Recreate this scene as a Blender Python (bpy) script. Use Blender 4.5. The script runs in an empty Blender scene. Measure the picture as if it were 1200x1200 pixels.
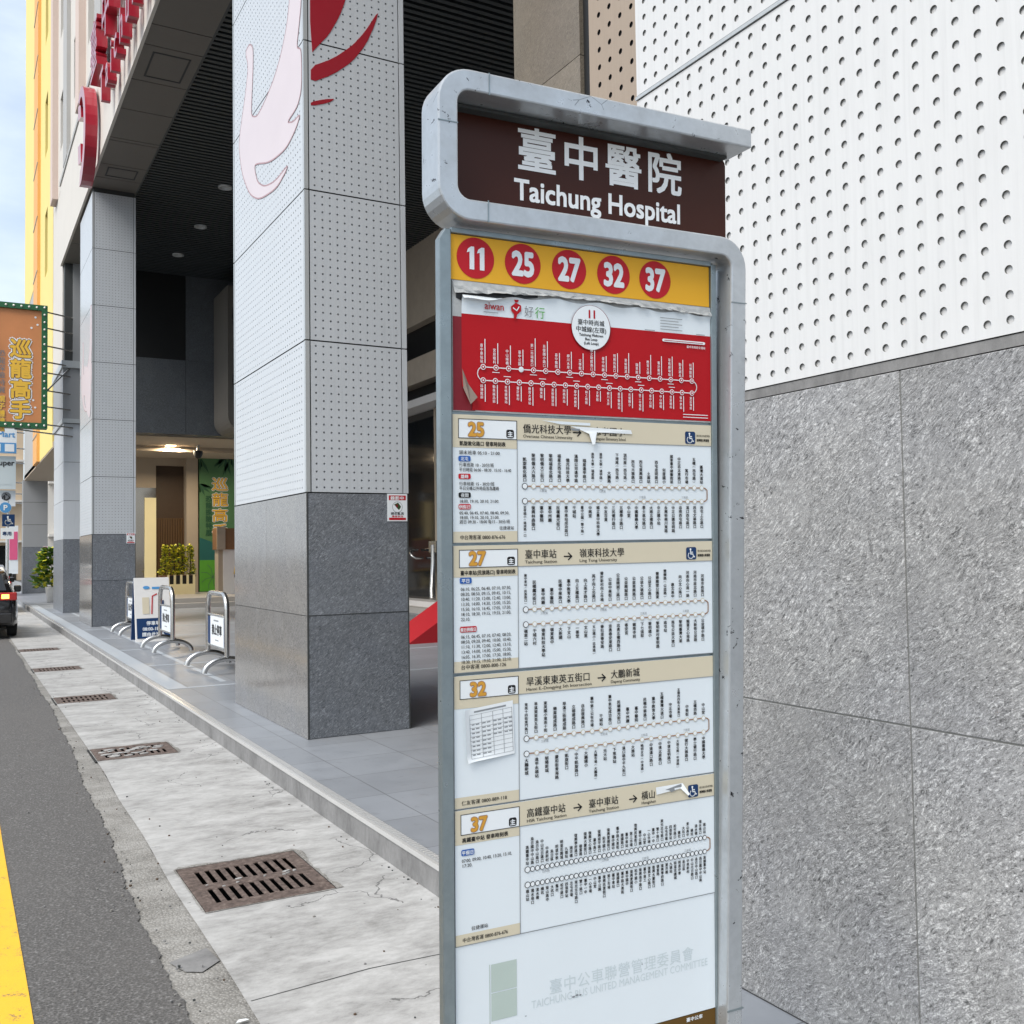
import bpy, bmesh, math, random
from mathutils import Matrix, Vector
from math import sin, cos, pi, radians
random.seed(7)
scene = bpy.context.scene
COL = scene.collection

# ------------------------------------------------------------------ materials
def lin(r, g=None, b=None):
    if g is None: g = b = r
    f = lambda c: (c/255/12.92 if c/255 <= .04045 else ((c/255+.055)/1.055)**2.4)
    return (f(r), f(g), f(b), 1)

class NT:
    def __init__(s, m):
        m.use_nodes = True; s.t = m.node_tree; s.n = s.t.nodes; s.l = s.t.links
        s.n.clear()
        s.out = s.n.new('ShaderNodeOutputMaterial'); s.b = s.n.new('ShaderNodeBsdfPrincipled')
        s.l.new(s.b.outputs[0], s.out.inputs[0]); s.tc = s.n.new('ShaderNodeTexCoord')
    def link(s, a, b): s.l.new(a, b)
    def pos(s): return s.n.new('ShaderNodeNewGeometry').outputs['Position'] if False else s.tc.outputs['Object']
    def mapping(s, vec, scale=(1,1,1), rot=(0,0,0)):
        m = s.n.new('ShaderNodeMapping'); m.inputs['Scale'].default_value = scale; m.inputs['Rotation'].default_value = rot
        s.link(vec, m.inputs['Vector']); return m.outputs[0]
    def noise(s, vec, scale, detail=4, rough=.55, dist=0):
        n = s.n.new('ShaderNodeTexNoise'); n.inputs['Scale'].default_value = scale; n.inputs['Detail'].default_value = detail
        n.inputs['Roughness'].default_value = rough; n.inputs['Distortion'].default_value = dist
        s.link(vec, n.inputs['Vector']); return n.outputs['Fac']
    def vor(s, vec, scale, feature='F1'):
        n = s.n.new('ShaderNodeTexVoronoi'); n.feature = feature; n.inputs['Scale'].default_value = scale
        s.link(vec, n.inputs['Vector']); return n.outputs['Distance']
    def ramp(s, fac, stops):
        r = s.n.new('ShaderNodeValToRGB'); e = r.color_ramp.elements
        while len(e) > len(stops): e.remove(e[-1])
        while len(e) < len(stops): e.new(.5)
        for k, (p, c) in enumerate(stops):
            e[k].position = p; e[k].color = c if len(c) == 4 else (*c, 1)
        s.link(fac, r.inputs[0]); return r.outputs[0]
    def mix(s, fac, a, b, mode='MIX'):
        m = s.n.new('ShaderNodeMix'); m.data_type = 'RGBA'; m.blend_type = mode
        for v, i in ((fac, 0), (a, 6), (b, 7)):
            if hasattr(v, 'links'): s.link(v, m.inputs[i])
            else: m.inputs[i].default_value = v
        return m.outputs[2]
    def math(s, op, a, b=0, c=0):
        m = s.n.new('ShaderNodeMath'); m.operation = op
        for k, v in enumerate((a, b, c)):
            if hasattr(v, 'links'): s.link(v, m.inputs[k])
            else: m.inputs[k].default_value = v
        return m.outputs[0]
    def sep(s, v):
        n = s.n.new('ShaderNodeSeparateXYZ'); s.link(v, n.inputs[0]); return n.outputs
    def comb(s, x=0, y=0, z=0):
        n = s.n.new('ShaderNodeCombineXYZ')
        for k, v in enumerate((x, y, z)):
            if hasattr(v, 'links'): s.link(v, n.inputs[k])
            else: n.inputs[k].default_value = v
        return n.outputs[0]
    def bump(s, h, strength=.3, dist=.01):
        b = s.n.new('ShaderNodeBump'); b.inputs['Strength'].default_value = strength; b.inputs['Distance'].default_value = dist
        s.link(h, b.inputs['Height']); s.link(b.outputs[0], s.b.inputs['Normal'])
    def set(s, **k):
        for n, v in k.items():
            i = s.b.inputs[n.replace('_', ' ')]
            if hasattr(v, 'links'): s.link(v, i)
            else: i.default_value = v

MATS = {}
def flat(name, col, rough=.5, metal=0, vary=.12, scale=9, emit=0, coat=0):
    """plain painted / printed surface with slight dirt variation"""
    if name in MATS: return MATS[name]
    m = bpy.data.materials.new(name); t = NT(m)
    c2 = tuple(max(0, c*(1-vary)) for c in col[:3])+(1,)
    f = t.noise(t.tc.outputs['Object'], scale, 5, .6)
    t.set(Base_Color=t.mix(t.math('MULTIPLY', f, .9), col, c2), Roughness=rough, Metallic=metal)
    if emit:
        t.set(Emission_Color=col, Emission_Strength=emit)
    if coat: t.set(Coat_Weight=coat, Coat_Roughness=.06)
    MATS[name] = m; return m

def granite(name, dark, mid, light, rough, scale=1., bump=.35, spec=.5):
    m = bpy.data.materials.new(name); t = NT(m)
    x, y, z = t.sep(t.tc.outputs['Object'])
    v = t.comb(t.math('SUBTRACT', x, y), z, t.math('MULTIPLY', t.math('ADD', x, y), .3))
    big = t.noise(v, 1.7*scale, 3, .6)
    warp = t.n.new('ShaderNodeTexNoise'); warp.inputs['Scale'].default_value = 2.6*scale; warp.inputs['Detail'].default_value = 3
    t.link(v, warp.inputs['Vector'])
    vv = t.n.new('ShaderNodeVectorMath'); vv.operation = 'MULTIPLY_ADD'; t.link(warp.outputs['Color'], vv.inputs[0])
    vv.inputs[1].default_value = (.16, .16, .16); t.link(v, vv.inputs[2])
    st = t.mapping(vv.outputs[0], (1, 1, 1), (0, 0, radians(-38)))
    st = t.mapping(st, (52*scale, 150*scale, 52*scale))
    f1 = t.noise(st, 1.0, 5, .68, .7)
    f2 = t.noise(v, 210*scale, 3, .7)
    f3 = t.noise(v, 48*scale, 4, .6, .8)
    f = t.math('ADD', t.math('MULTIPLY', f1, .55), t.math('ADD', t.math('MULTIPLY', f2, .3), t.math('MULTIPLY', f3, .15)))
    c = t.ramp(f, [(.395, dark), (.47, mid), (.515, mid), (.6, light)])
    patch = t.ramp(t.noise(v, 4.5*scale, 4, .6, .6), [(.36, (0, 0, 0)), (.64, (1, 1, 1))])
    c = t.mix(t.math('MULTIPLY', patch, .42), c, mid)
    c = t.mix(t.math('MULTIPLY', big, .3), c, t.mix(.5, c, dark), 'MIX')
    pit = t.math('MULTIPLY', t.math('GREATER_THAN', t.noise(t.mapping(st, (.5, .5, .5)), 1.6, 3, .7), .66), t.math('GREATER_THAN', t.noise(v, 3.2, 3, .6), .54))
    c = t.mix(t.math('MULTIPLY', pit, .8), c, tuple(q*.45 for q in dark[:3])+(1,))
    cw = t.noise(t.mapping(st, (.42, .55, .42)), 1.0, 4, .6, 1.6)
    crk = t.math('LESS_THAN', t.math('ABSOLUTE', t.math('SUBTRACT', cw, .5)), .012)
    crk = t.math('MULTIPLY', crk, t.math('GREATER_THAN', t.noise(v, 5*scale, 3, .6), .46))
    c = t.mix(t.math('MULTIPLY', crk, .75), c, tuple(q*.6 for q in dark[:3])+(1,))
    blue = t.noise(v, 2.3, 2, .5)
    c = t.mix(t.math('MULTIPLY', t.math('SUBTRACT', blue, .4), .8), c, t.mix(1.0, c, (.94, .98, 1.1, 1), 'MULTIPLY'))
    isl = t.n.new('ShaderNodeNewGeometry').outputs['Random Per Island']
    c = t.mix(1.0, c, t.ramp(isl, [(0, G(.86)), (1, G(1.08))]), 'MULTIPLY')
    t.set(Base_Color=c, Roughness=rough, Specular_IOR_Level=spec)
    t.bump(f, bump, .006)
    MATS[name] = m; return m

G = lambda v, tint=(1, 1, 1): (v*tint[0], v*tint[1], v*tint[2], 1)
granite('granite_pier', G(.05), G(.29, (.995, 1, 1.0)), G(.68, (.995, 1, 1.0)), .5, .88, .8)
granite('granite_column', G(.055, (.93, 1, 1.1)), G(.175, (.91, 1, 1.12)), G(.4, (.94, 1, 1.08)), .36, .62, .32)
granite('granite_polished', G(.09, (1.02, 1, .97)), G(.2, (1.02, 1, .97)), G(.34, (1.02, 1, .97)), .13, .8, .012, .75)
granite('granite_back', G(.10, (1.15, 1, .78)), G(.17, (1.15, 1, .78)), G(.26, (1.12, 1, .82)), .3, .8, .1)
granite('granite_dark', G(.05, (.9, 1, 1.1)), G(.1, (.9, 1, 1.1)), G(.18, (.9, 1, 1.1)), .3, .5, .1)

def alu(name, col, rough=.38, metal=0.0):
    m = bpy.data.materials.new(name); t = NT(m)
    x, y, z = t.sep(t.tc.outputs['Object'])
    s = t.math('ADD', x, y)
    streak = t.noise(t.comb(t.math('MULTIPLY', s, 60), t.math('MULTIPLY', z, 2.2), 0), 1, 4, .6)
    fine = t.noise(t.comb(s, z, 0), 2.2, 4, .6)
    streak = t.math('POWER', streak, 3.0)
    f = t.math('ADD', t.math('MULTIPLY', streak, .95), t.math('MULTIPLY', fine, .22))
    c2 = tuple(c*.72 for c in col[:3])+(1,)
    t.set(Base_Color=t.mix(f, col, c2), Roughness=rough, Metallic=metal)
    MATS[name] = m; return m
alu('alu_white', (.64, .65, .655, 1), .42)
alu('alu_column', (.55, .585, .62, 1), .3)
alu('alu_tan', (.37, .30, .235, 1), .4)
alu('alu_trim', (.5, .53, .54, 1), .35, .3)

def galv(name, col, chips=True):
    m = bpy.data.materials.new(name); t = NT(m)
    v = t.tc.outputs['Object']
    a = t.noise(v, 11, 5, .62, .4); b = t.noise(v, 65, 4, .6)
    f = t.math('ADD', t.math('MULTIPLY', a, .7), t.math('MULTIPLY', b, .3))
    lo = tuple(c*.82 for c in col[:3])+(1,)
    c = t.ramp(f, [(.33, lo), (.6, col)])
    rg = t.ramp(f, [(.3, (.42,)*3), (.65, (.26,)*3)])
    if chips:
        n = t.noise(v, 30, 5, .72, .8); big = t.noise(v, 6, 2, .5)
        k = t.math('MULTIPLY', t.math('GREATER_THAN', n, .645), t.math('GREATER_THAN', big, .46))
        c = t.mix(k, c, (.03, .03, .035, 1))
        cr = t.vor(t.mapping(v, (1, 1, 1)), 11, 'DISTANCE_TO_EDGE')
        k2 = t.math('MULTIPLY', t.math('LESS_THAN', cr, .007), t.math('GREATER_THAN', t.noise(v, 7, 3, .6), .66))
        c = t.mix(t.math('MULTIPLY', k2, .7), c, (.12, .13, .14, 1))
    t.set(Base_Color=c, Roughness=rg, Metallic=.6)
    t.bump(f, .05, .002)
    MATS[name] = m; return m
galv('galvanised', (.5, .53, .555, 1))
galv('galvanised_post', (.26, .31, .33, 1), False)

def asphalt():
    m = bpy.data.materials.new('asphalt'); t = NT(m); v = t.tc.outputs['Object']
    a = t.noise(v, 120, 5, .8); b = t.noise(t.mapping(v, (1, .35, 1)), 1.3, 6, .7); c = t.vor(v, 85)
    f = t.math('ADD', t.math('MULTIPLY', a, .7), t.math('MULTIPLY', c, .35))
    col = t.ramp(f, [(.36, G(.02)), (.5, G(.075, (1.03, 1, .98))), (.62, G(.13, (1.02, 1, .98))), (.74, G(.32))])
    col = t.mix(t.math('MULTIPLY', t.math('POWER', b, 1.5), 1.1), col, G(.115, (1.04, 1, .96)), 'MIX')
    t.set(Base_Color=col, Roughness=.85); t.bump(f, .7, .006); MATS['asphalt'] = m
asphalt()

def concrete(name, lo, mid, hi, cracks=True, rough=.8):
    m = bpy.data.materials.new(name); t = NT(m); v = t.tc.outputs['Object']
    a = t.noise(t.mapping(v, (1.0, 1.5, 1), (0, 0, .3)), 2.6, 9, .72, .25); b = t.noise(t.mapping(v, (1, 2.2, 1), (0, 0, .25)), 14, 6, .75); c = t.noise(v, 300, 3, .7)
    f = t.math('ADD', t.math('MULTIPLY', a, .6), t.math('ADD', t.math('MULTIPLY', b, .3), t.math('MULTIPLY', c, .1)))
    col = t.ramp(f, [(.37, lo), (.48, mid), (.6, hi)])
    sp = t.math('GREATER_THAN', t.noise(v, 26, 3, .6), .74)
    col = t.mix(t.math('MULTIPLY', sp, .8), col, G(.06))
    if cracks:
        w = t.n.new('ShaderNodeTexNoise'); w.inputs['Scale'].default_value = 4; w.inputs['Detail'].default_value = 6; t.link(v, w.inputs['Vector'])
        vv = t.n.new('ShaderNodeVectorMath'); vv.operation = 'MULTIPLY_ADD'; t.link(w.outputs['Color'], vv.inputs[0])
        vv.inputs[1].default_value = (.34, .34, .34); t.link(v, vv.inputs[2])
        e = t.vor(vv.outputs[0], .95, 'DISTANCE_TO_EDGE')
        k = t.math('MULTIPLY', t.math('LESS_THAN', e, .0034), t.math('GREATER_THAN', t.noise(v, 1.3, 2, .5), .5))
        col = t.mix(t.math('MULTIPLY', k, .75), col, G(.08))
    if name == 'rough_strip':
        ag = t.vor(v, 75); col = t.mix(t.math('MULTIPLY', t.math('LESS_THAN', ag, .3), .55), col, G(.4, (1.02, 1, .95)))
        f = t.math('ADD', f, t.math('MULTIPLY', ag, .9))
    t.set(Base_Color=col, Roughness=rough); t.bump(f, .35 if name != 'rough_strip' else .5, .01); MATS[name] = m
concrete('gutter_concrete', G(.21, (1.01, 1, .97)), G(.335, (1.0, 1, .985)), G(.46, (.995, 1.0, .99)))
concrete('rough_strip', G(.13, (1.03, 1, .93)), G(.2, (1.03, 1, .93)), G(.3, (1.02, 1, .95)), False, .9)
concrete('kerb_concrete', G(.12), G(.18), G(.24), False, .75)

def tiles():
    m = bpy.data.materials.new('plaza_tile'); t = NT(m); v = t.tc.outputs['Object']
    x, y, z = t.sep(v)
    fx = t.math('FRACT', t.math('DIVIDE', t.math('SUBTRACT', x, 2.42), .6)); fy = t.math('FRACT', t.math('DIVIDE', y, .6))
    j = t.math('MAXIMUM', t.math('LESS_THAN', fx, .011), t.math('LESS_THAN', fy, .011))
    cell = t.n.new('ShaderNodeTexWhiteNoise'); cell.noise_dimensions = '2D'
    t.link(t.comb(t.math('FLOOR', t.math('DIVIDE', t.math('SUBTRACT', x, 2.42), .6)), t.math('FLOOR', t.math('DIVIDE', y, .6))), cell.inputs['Vector'])
    n = t.noise(v, 3, 5, .65); fine = t.noise(t.mapping(v, (30, 160, 1)), 1, 3, .6)
    col = t.mix(n, G(.2, (.92, 1, 1.12)), G(.33, (.93, 1, 1.1)))
    col = t.mix(t.math('MULTIPLY', cell.outputs['Value'], .22), col, G(.11, (.95, 1, 1.08)))
    col = t.mix(t.math('MULTIPLY', t.math('GREATER_THAN', t.noise(v, 9, 5, .7), .62), .22), col, G(.12))
    col = t.mix(t.math('MULTIPLY', fine, .25), col, G(.32, (.95, 1, 1.08)))
    col = t.mix(t.math('MULTIPLY', j, .75), col, G(.09))
    t.set(Base_Color=col, Roughness=t.math('ADD', t.math('MULTIPLY', n, .22), .3), Specular_IOR_Level=.5)
    MATS['plaza_tile'] = m
tiles()
flat('tile_light', (.42, .46, .50, 1), .45)
flat('steel', (.62, .61, .59, 1), .22, .95)
flat('steel_strip', (.62, .62, .61, 1), .25, .3)
def rust():
    m = bpy.data.materials.new('rusty_iron'); t = NT(m); v = t.tc.outputs['Object']
    f = t.noise(v, 34, 6, .7, .4)
    t.set(Base_Color=t.ramp(f, [(.32, (.05, .035, .03, 1)), (.55, (.14, .105, .09, 1)), (.75, (.26, .21, .18, 1))]), Roughness=.75, Metallic=.2)
    t.bump(f, .3, .005); MATS['rusty_iron'] = m
rust()
def yellowline():
    m = bpy.data.materials.new('yellow_paint'); t = NT(m); v = t.tc.outputs['Object']
    a = t.noise(v, 110, 4, .8); b = t.noise(v, 9, 6, .7, .6)
    col = t.mix(b, (.86, .5, .02, 1), (.72, .42, .03, 1))
    k = t.math('GREATER_THAN', t.math('ADD', t.math('MULTIPLY', a, .45), t.math('MULTIPLY', b, .55)), .575)
    col = t.mix(t.math('MULTIPLY', k, .75), col, G(.1))
    t.set(Base_Color=col, Roughness=.6); t.bump(a, .4, .004); MATS['yellow_paint'] = m
yellowline()
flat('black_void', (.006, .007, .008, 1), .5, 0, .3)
flat('dark_glass', (.012, .014, .016, 1), .08, 0, .2)
flat('window_glass', (.05, .065, .08, 1), .06, 0, .2)
flat('joint_dark', (.045, .05, .05, 1), .7)
flat('joint_line', (.16, .165, .16, 1), .7)
flat('hole_grey', (.2, .21, .22, 1), .7)
flat('louver', (.05, .06, .064, 1), .45, .1)
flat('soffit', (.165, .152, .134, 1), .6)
flat('facade_beige', (.66, .63, .58, 1), .6, 0, .14, 1.3)
flat('facade_pink', (.62, .5, .44, 1), .6, 0, .12, 1.3)
flat('facade_grey', (.42, .42, .41, 1), .6, 0, .12, 1.3)
flat('facade_yellow', (.84, .68, .22, 1), .6, 0, .1, 1.3)
flat('facade_orange', (.78, .4, .12, 1), .6, 0, .1, 1.3)
flat('pillar_grey', (.30, .31, .32, 1), .5, 0, .1, 2)
flat('drum_panel', (.15, .14, .125, 1), .5, 0, .15, 3)
flat('beige_panel', (.42, .35, .27, 1), .75, 0, .12, 3)
flat('cream', (.88, .80, .50, 1), .5, 0, .08, 3)
flat('stone_step', (.40, .38, .35, 1), .5)
flat('white_step', (.72, .70, .68, 1), .5)
flat('red_letter', (.36, .012, .03, 1), .3, 0, .1, 3, 0, .5)
flat('emblem_red', (.33, .008, .022, 1), .35)
flat('emblem_pink', (.66, .59, .62, 1), .4, 0, .14, 1.5)
flat('emblem_line', (.42, .27, .29, 1), .5)
# print colours of the sign
flat('lintel_stone', (.58, .5, .41, 1), .22, 0, .3, 3)
flat('p_white', lin(228, 234, 238), .3, 0, .07, 6)
flat('p_paper', lin(220, 229, 235), .38, 0, .06, 5)
flat('p_beige', lin(208, 200, 178), .35, 0, .08, 8)
flat('p_black', (.018, .018, .02, 1), .5)
flat('p_grey', (.25, .27, .29, 1), .5)
flat('p_faint', lin(202, 214, 218), .4, 0, .12, 40)
flat('p_faint_green', lin(183, 198, 192), .4)
flat('p_amber', (.62, .32, .05, 1), .4)
flat('p_yellow', (.80, .42, .03, 1), .4, 0, .12, 6)
flat('p_red', (.44, .008, .014, 1), .5, 0, .15, 9)
flat('p_circle', (.5, .016, .026, 1), .45)
flat('p_darkred', (.22, .02, .03, 1), .5, 0, .3, 60)
flat('p_maroon', (.058, .017, .011, 1), .3, 0, .2, 5)
flat('p_blue', (.03, .12, .42, 1), .4)
flat('p_navy', (.015, .045, .13, 1), .4)
flat('p_brownline', (.36, .22, .15, 1), .45)
flat('p_brown', (.12, .065, .015, 1), .4)
flat('p_green', (.1, .38, .08, 1), .4)
flat('p_letter', lin(243, 245, 246), .35, 0, .04)
flat('p_torn', lin(205, 208, 208), .6, 0, .65, 60)
flat('p_flapback', (.25, .2, .17, 1), .6, 0, .3, 40)
flat('black_car', (.006, .006, .007, 1), .12, 0, .2, 2, 0, .8)
flat('white_car', (.72, .72, .70, 1), .25, 0, .08, 2, 0, .6)
flat('grey_car', (.3, .31, .33, 1), .25, .3, .08, 2, 0, .6)
flat('tyre', (.015, .015, .016, 1), .8)
flat('tail_red', (.4, .012, .012, 1), .15, 0, .1, 4, 0, .6)
flat('turn_lamp', (1, .55, .08, 1), .3, 0, .05, 4, 2.5)
flat('lamp_glow', (1, .78, .5, 1), .3, 0, .05, 4, 2.2)
flat('white_paint', (.75, .75, .74, 1), .45)
flat('green_frame', (.02, .13, .05, 1), .4)
flat('bulb_white', (.85, .85, .78, 1), .3)
flat('sign_orange', (.72, .29, .11, 1), .45, 0, .22, 2)
flat('gold', (.92, .56, .06, 1), .4)
flat('banner_green', (.085, .21, .085, 1), .6, 0, .3, 2)
flat('banner_dark', (.02, .09, .04, 1), .55)
flat('banner_teal', (.015, .12, .11, 1), .55)
flat('banner_lime', (.10, .36, .03, 1), .55)
flat('wood_slat', (.13, .072, .03, 1), .5, 0, .4, 20)
flat('wood_dark', (.06, .034, .017, 1), .5, 0, .3, 12)
flat('wood_brown', (.25, .13, .06, 1), .5, 0, .3, 12)
flat('mirror_glass', (.32, .29, .25, 1), .06, .75, .2, 1)
flat('tan_facade', (.62, .48, .33, 1), .7, 0, .25, .4)
flat('sky_blue_sign', (.08, .30, .62, 1), .4)
flat('pink_sign', (.75, .12, .26, 1), .4)
flat('leaf_yellow', (.68, .66, .05, 1), .5, 0, .4, 5)
flat('leaf_green', (.10, .20, .025, 1), .5, 0, .5, 5)
flat('leaf_dark', (.035, .09, .02, 1), .5, 0, .5, 5)
flat('bark', (.09, .06, .04, 1), .8)
flat('red_ramp', (.42, .012, .02, 1), .5, 0, .12, 3)
flat('art_salmon', (.6, .22, .14, 1), .5, 0, .4, 6)
M = MATS
for _n, _m in MATS.items():
    if _n.startswith('p_'): _m.node_tree.nodes['Principled BSDF'].inputs['Specular IOR Level'].default_value = .18

# ------------------------------------------------------------------ mesh builder
class MB:
    def __init__(s, off=(0, 0, 0)):
        s.v = []; s.f = []; s.m = []; s.slots = []; s.off = off; s.smooth = set()
    def mi(s, m):
        if isinstance(m, str): m = M[m]
        if m not in s.slots: s.slots.append(m)
        return s.slots.index(m)
    def add(s, vs, fs, m, smooth=False):
        b = len(s.v); k = s.mi(m); o = s.off
        s.v += [(x+o[0], y+o[1], z+o[2]) for x, y, z in vs]
        for f in fs:
            if smooth: s.smooth.add(len(s.f))
            s.f.append([i+b for i in f]); s.m.append(k)
    def box(s, x0, x1, y0, y1, z0, z1, m):
        s.add([(x0,y0,z0),(x1,y0,z0),(x1,y1,z0),(x0,y1,z0),(x0,y0,z1),(x1,y0,z1),(x1,y1,z1),(x0,y1,z1)],
              [(0,3,2,1),(4,5,6,7),(0,1,5,4),(1,2,6,5),(2,3,7,6),(3,0,4,7)], m)
    def prism(s, pts, mp, d0, d1, m):
        """outline pts (u,v) extruded between depths d0, d1 through the mapping mp(u,v,d)"""
        n = len(pts)
        s.add([mp(u, v, d0) for u, v in pts]+[mp(u, v, d1) for u, v in pts],
              [list(range(n)), list(range(2*n-1, n-1, -1))]+[(i, n+i, n+(i+1) % n, (i+1) % n) for i in range(n)], m)
    def tube(s, path, r, m, n=8, closed=False):
        P = [Vector(p) for p in path]; vs = []; fs = []; N = len(P)
        up = Vector((0, 0, 1)); prev = None
        for i, p in enumerate(P):
            t = (P[min(i+1, N-1)]-P[max(i-1, 0)]).normalized()
            if prev is None:
                a = up if abs(t.z) < .9 else Vector((1, 0, 0)); x = t.cross(a).normalized()
            else: x = (prev-t*prev.dot(t)).normalized()
            prev = x; y = t.cross(x); rr = r[i] if isinstance(r, (list, tuple)) else r
            vs += [tuple(p+x*cos(2*pi*k/n)*rr+y*sin(2*pi*k/n)*rr) for k in range(n)]
        for i in range(N-1):
            for k in range(n):
                fs.append((i*n+k, i*n+(k+1) % n, (i+1)*n+(k+1) % n, (i+1)*n+k))
        s.add(vs, fs, m, True)
        s.add(vs[:n], [list(range(n))[::-1]], m); s.add(vs[-n:], [list(range(n))], m)
    def lathe(s, cx, cy, prof, m, n=20):
        vs = []; fs = []
        for r, z in prof: vs += [(cx+r*cos(2*pi*k/n), cy+r*sin(2*pi*k/n), z) for k in range(n)]
        for i in range(len(prof)-1):
            for k in range(n): fs.append((i*n+k, i*n+(k+1) % n, (i+1)*n+(k+1) % n, (i+1)*n+k))
        s.add(vs, fs, m, True)
    def build(s, name, parent=None, recalc=True, bevel=0):
        me = bpy.data.meshes.new(name); me.from_pydata(s.v, [], s.f)
        for m in s.slots: me.materials.append(m)
        me.polygons.foreach_set('material_index', s.m)
        if s.smooth: me.polygons.foreach_set('use_smooth', [i in s.smooth for i in range(len(s.f))])
        me.update()
        if recalc:
            bm = bmesh.new(); bm.from_mesh(me); bmesh.ops.recalc_face_normals(bm, faces=bm.faces); bm.to_mesh(me); bm.free()
        o = bpy.data.objects.new(name, me); COL.objects.link(o)
        if parent: attach(o, parent)
        if bevel:
            b = o.modifiers.new('bevel', 'BEVEL'); b.width = bevel; b.segments = 2; b.limit_method = 'ANGLE'; b.angle_limit = radians(50)
        return o

BASIS = {}
def attach(o, parent):
    o.parent = parent
    if parent in BASIS: o.matrix_parent_inverse = BASIS[parent].inverted()
def thing(name, label, cat, loc=(0, 0, 0), group=None, world_parts=True, mat=None):
    o = bpy.data.objects.new(name, None); COL.objects.link(o); o.empty_display_size = .2
    o.matrix_basis = mat if mat else Matrix.Translation(loc)
    if world_parts: BASIS[o] = o.matrix_basis.copy()
    return tag(o, label, cat, group)
def tag(o, label, cat, group=None):
    o['label'] = label; o['category'] = cat
    if group: o['group'] = group
    return o
def struct(o, kind='structure'):
    o['kind'] = kind; return o
def copy_tree(o, loc, label, parent=None):
    c = o.copy(); COL.objects.link(c)
    if parent is None: c.location = loc; c['label'] = label
    else: c.parent = parent
    for ch in list(o.children): copy_tree(ch, None, None, c)
    return c

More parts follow.
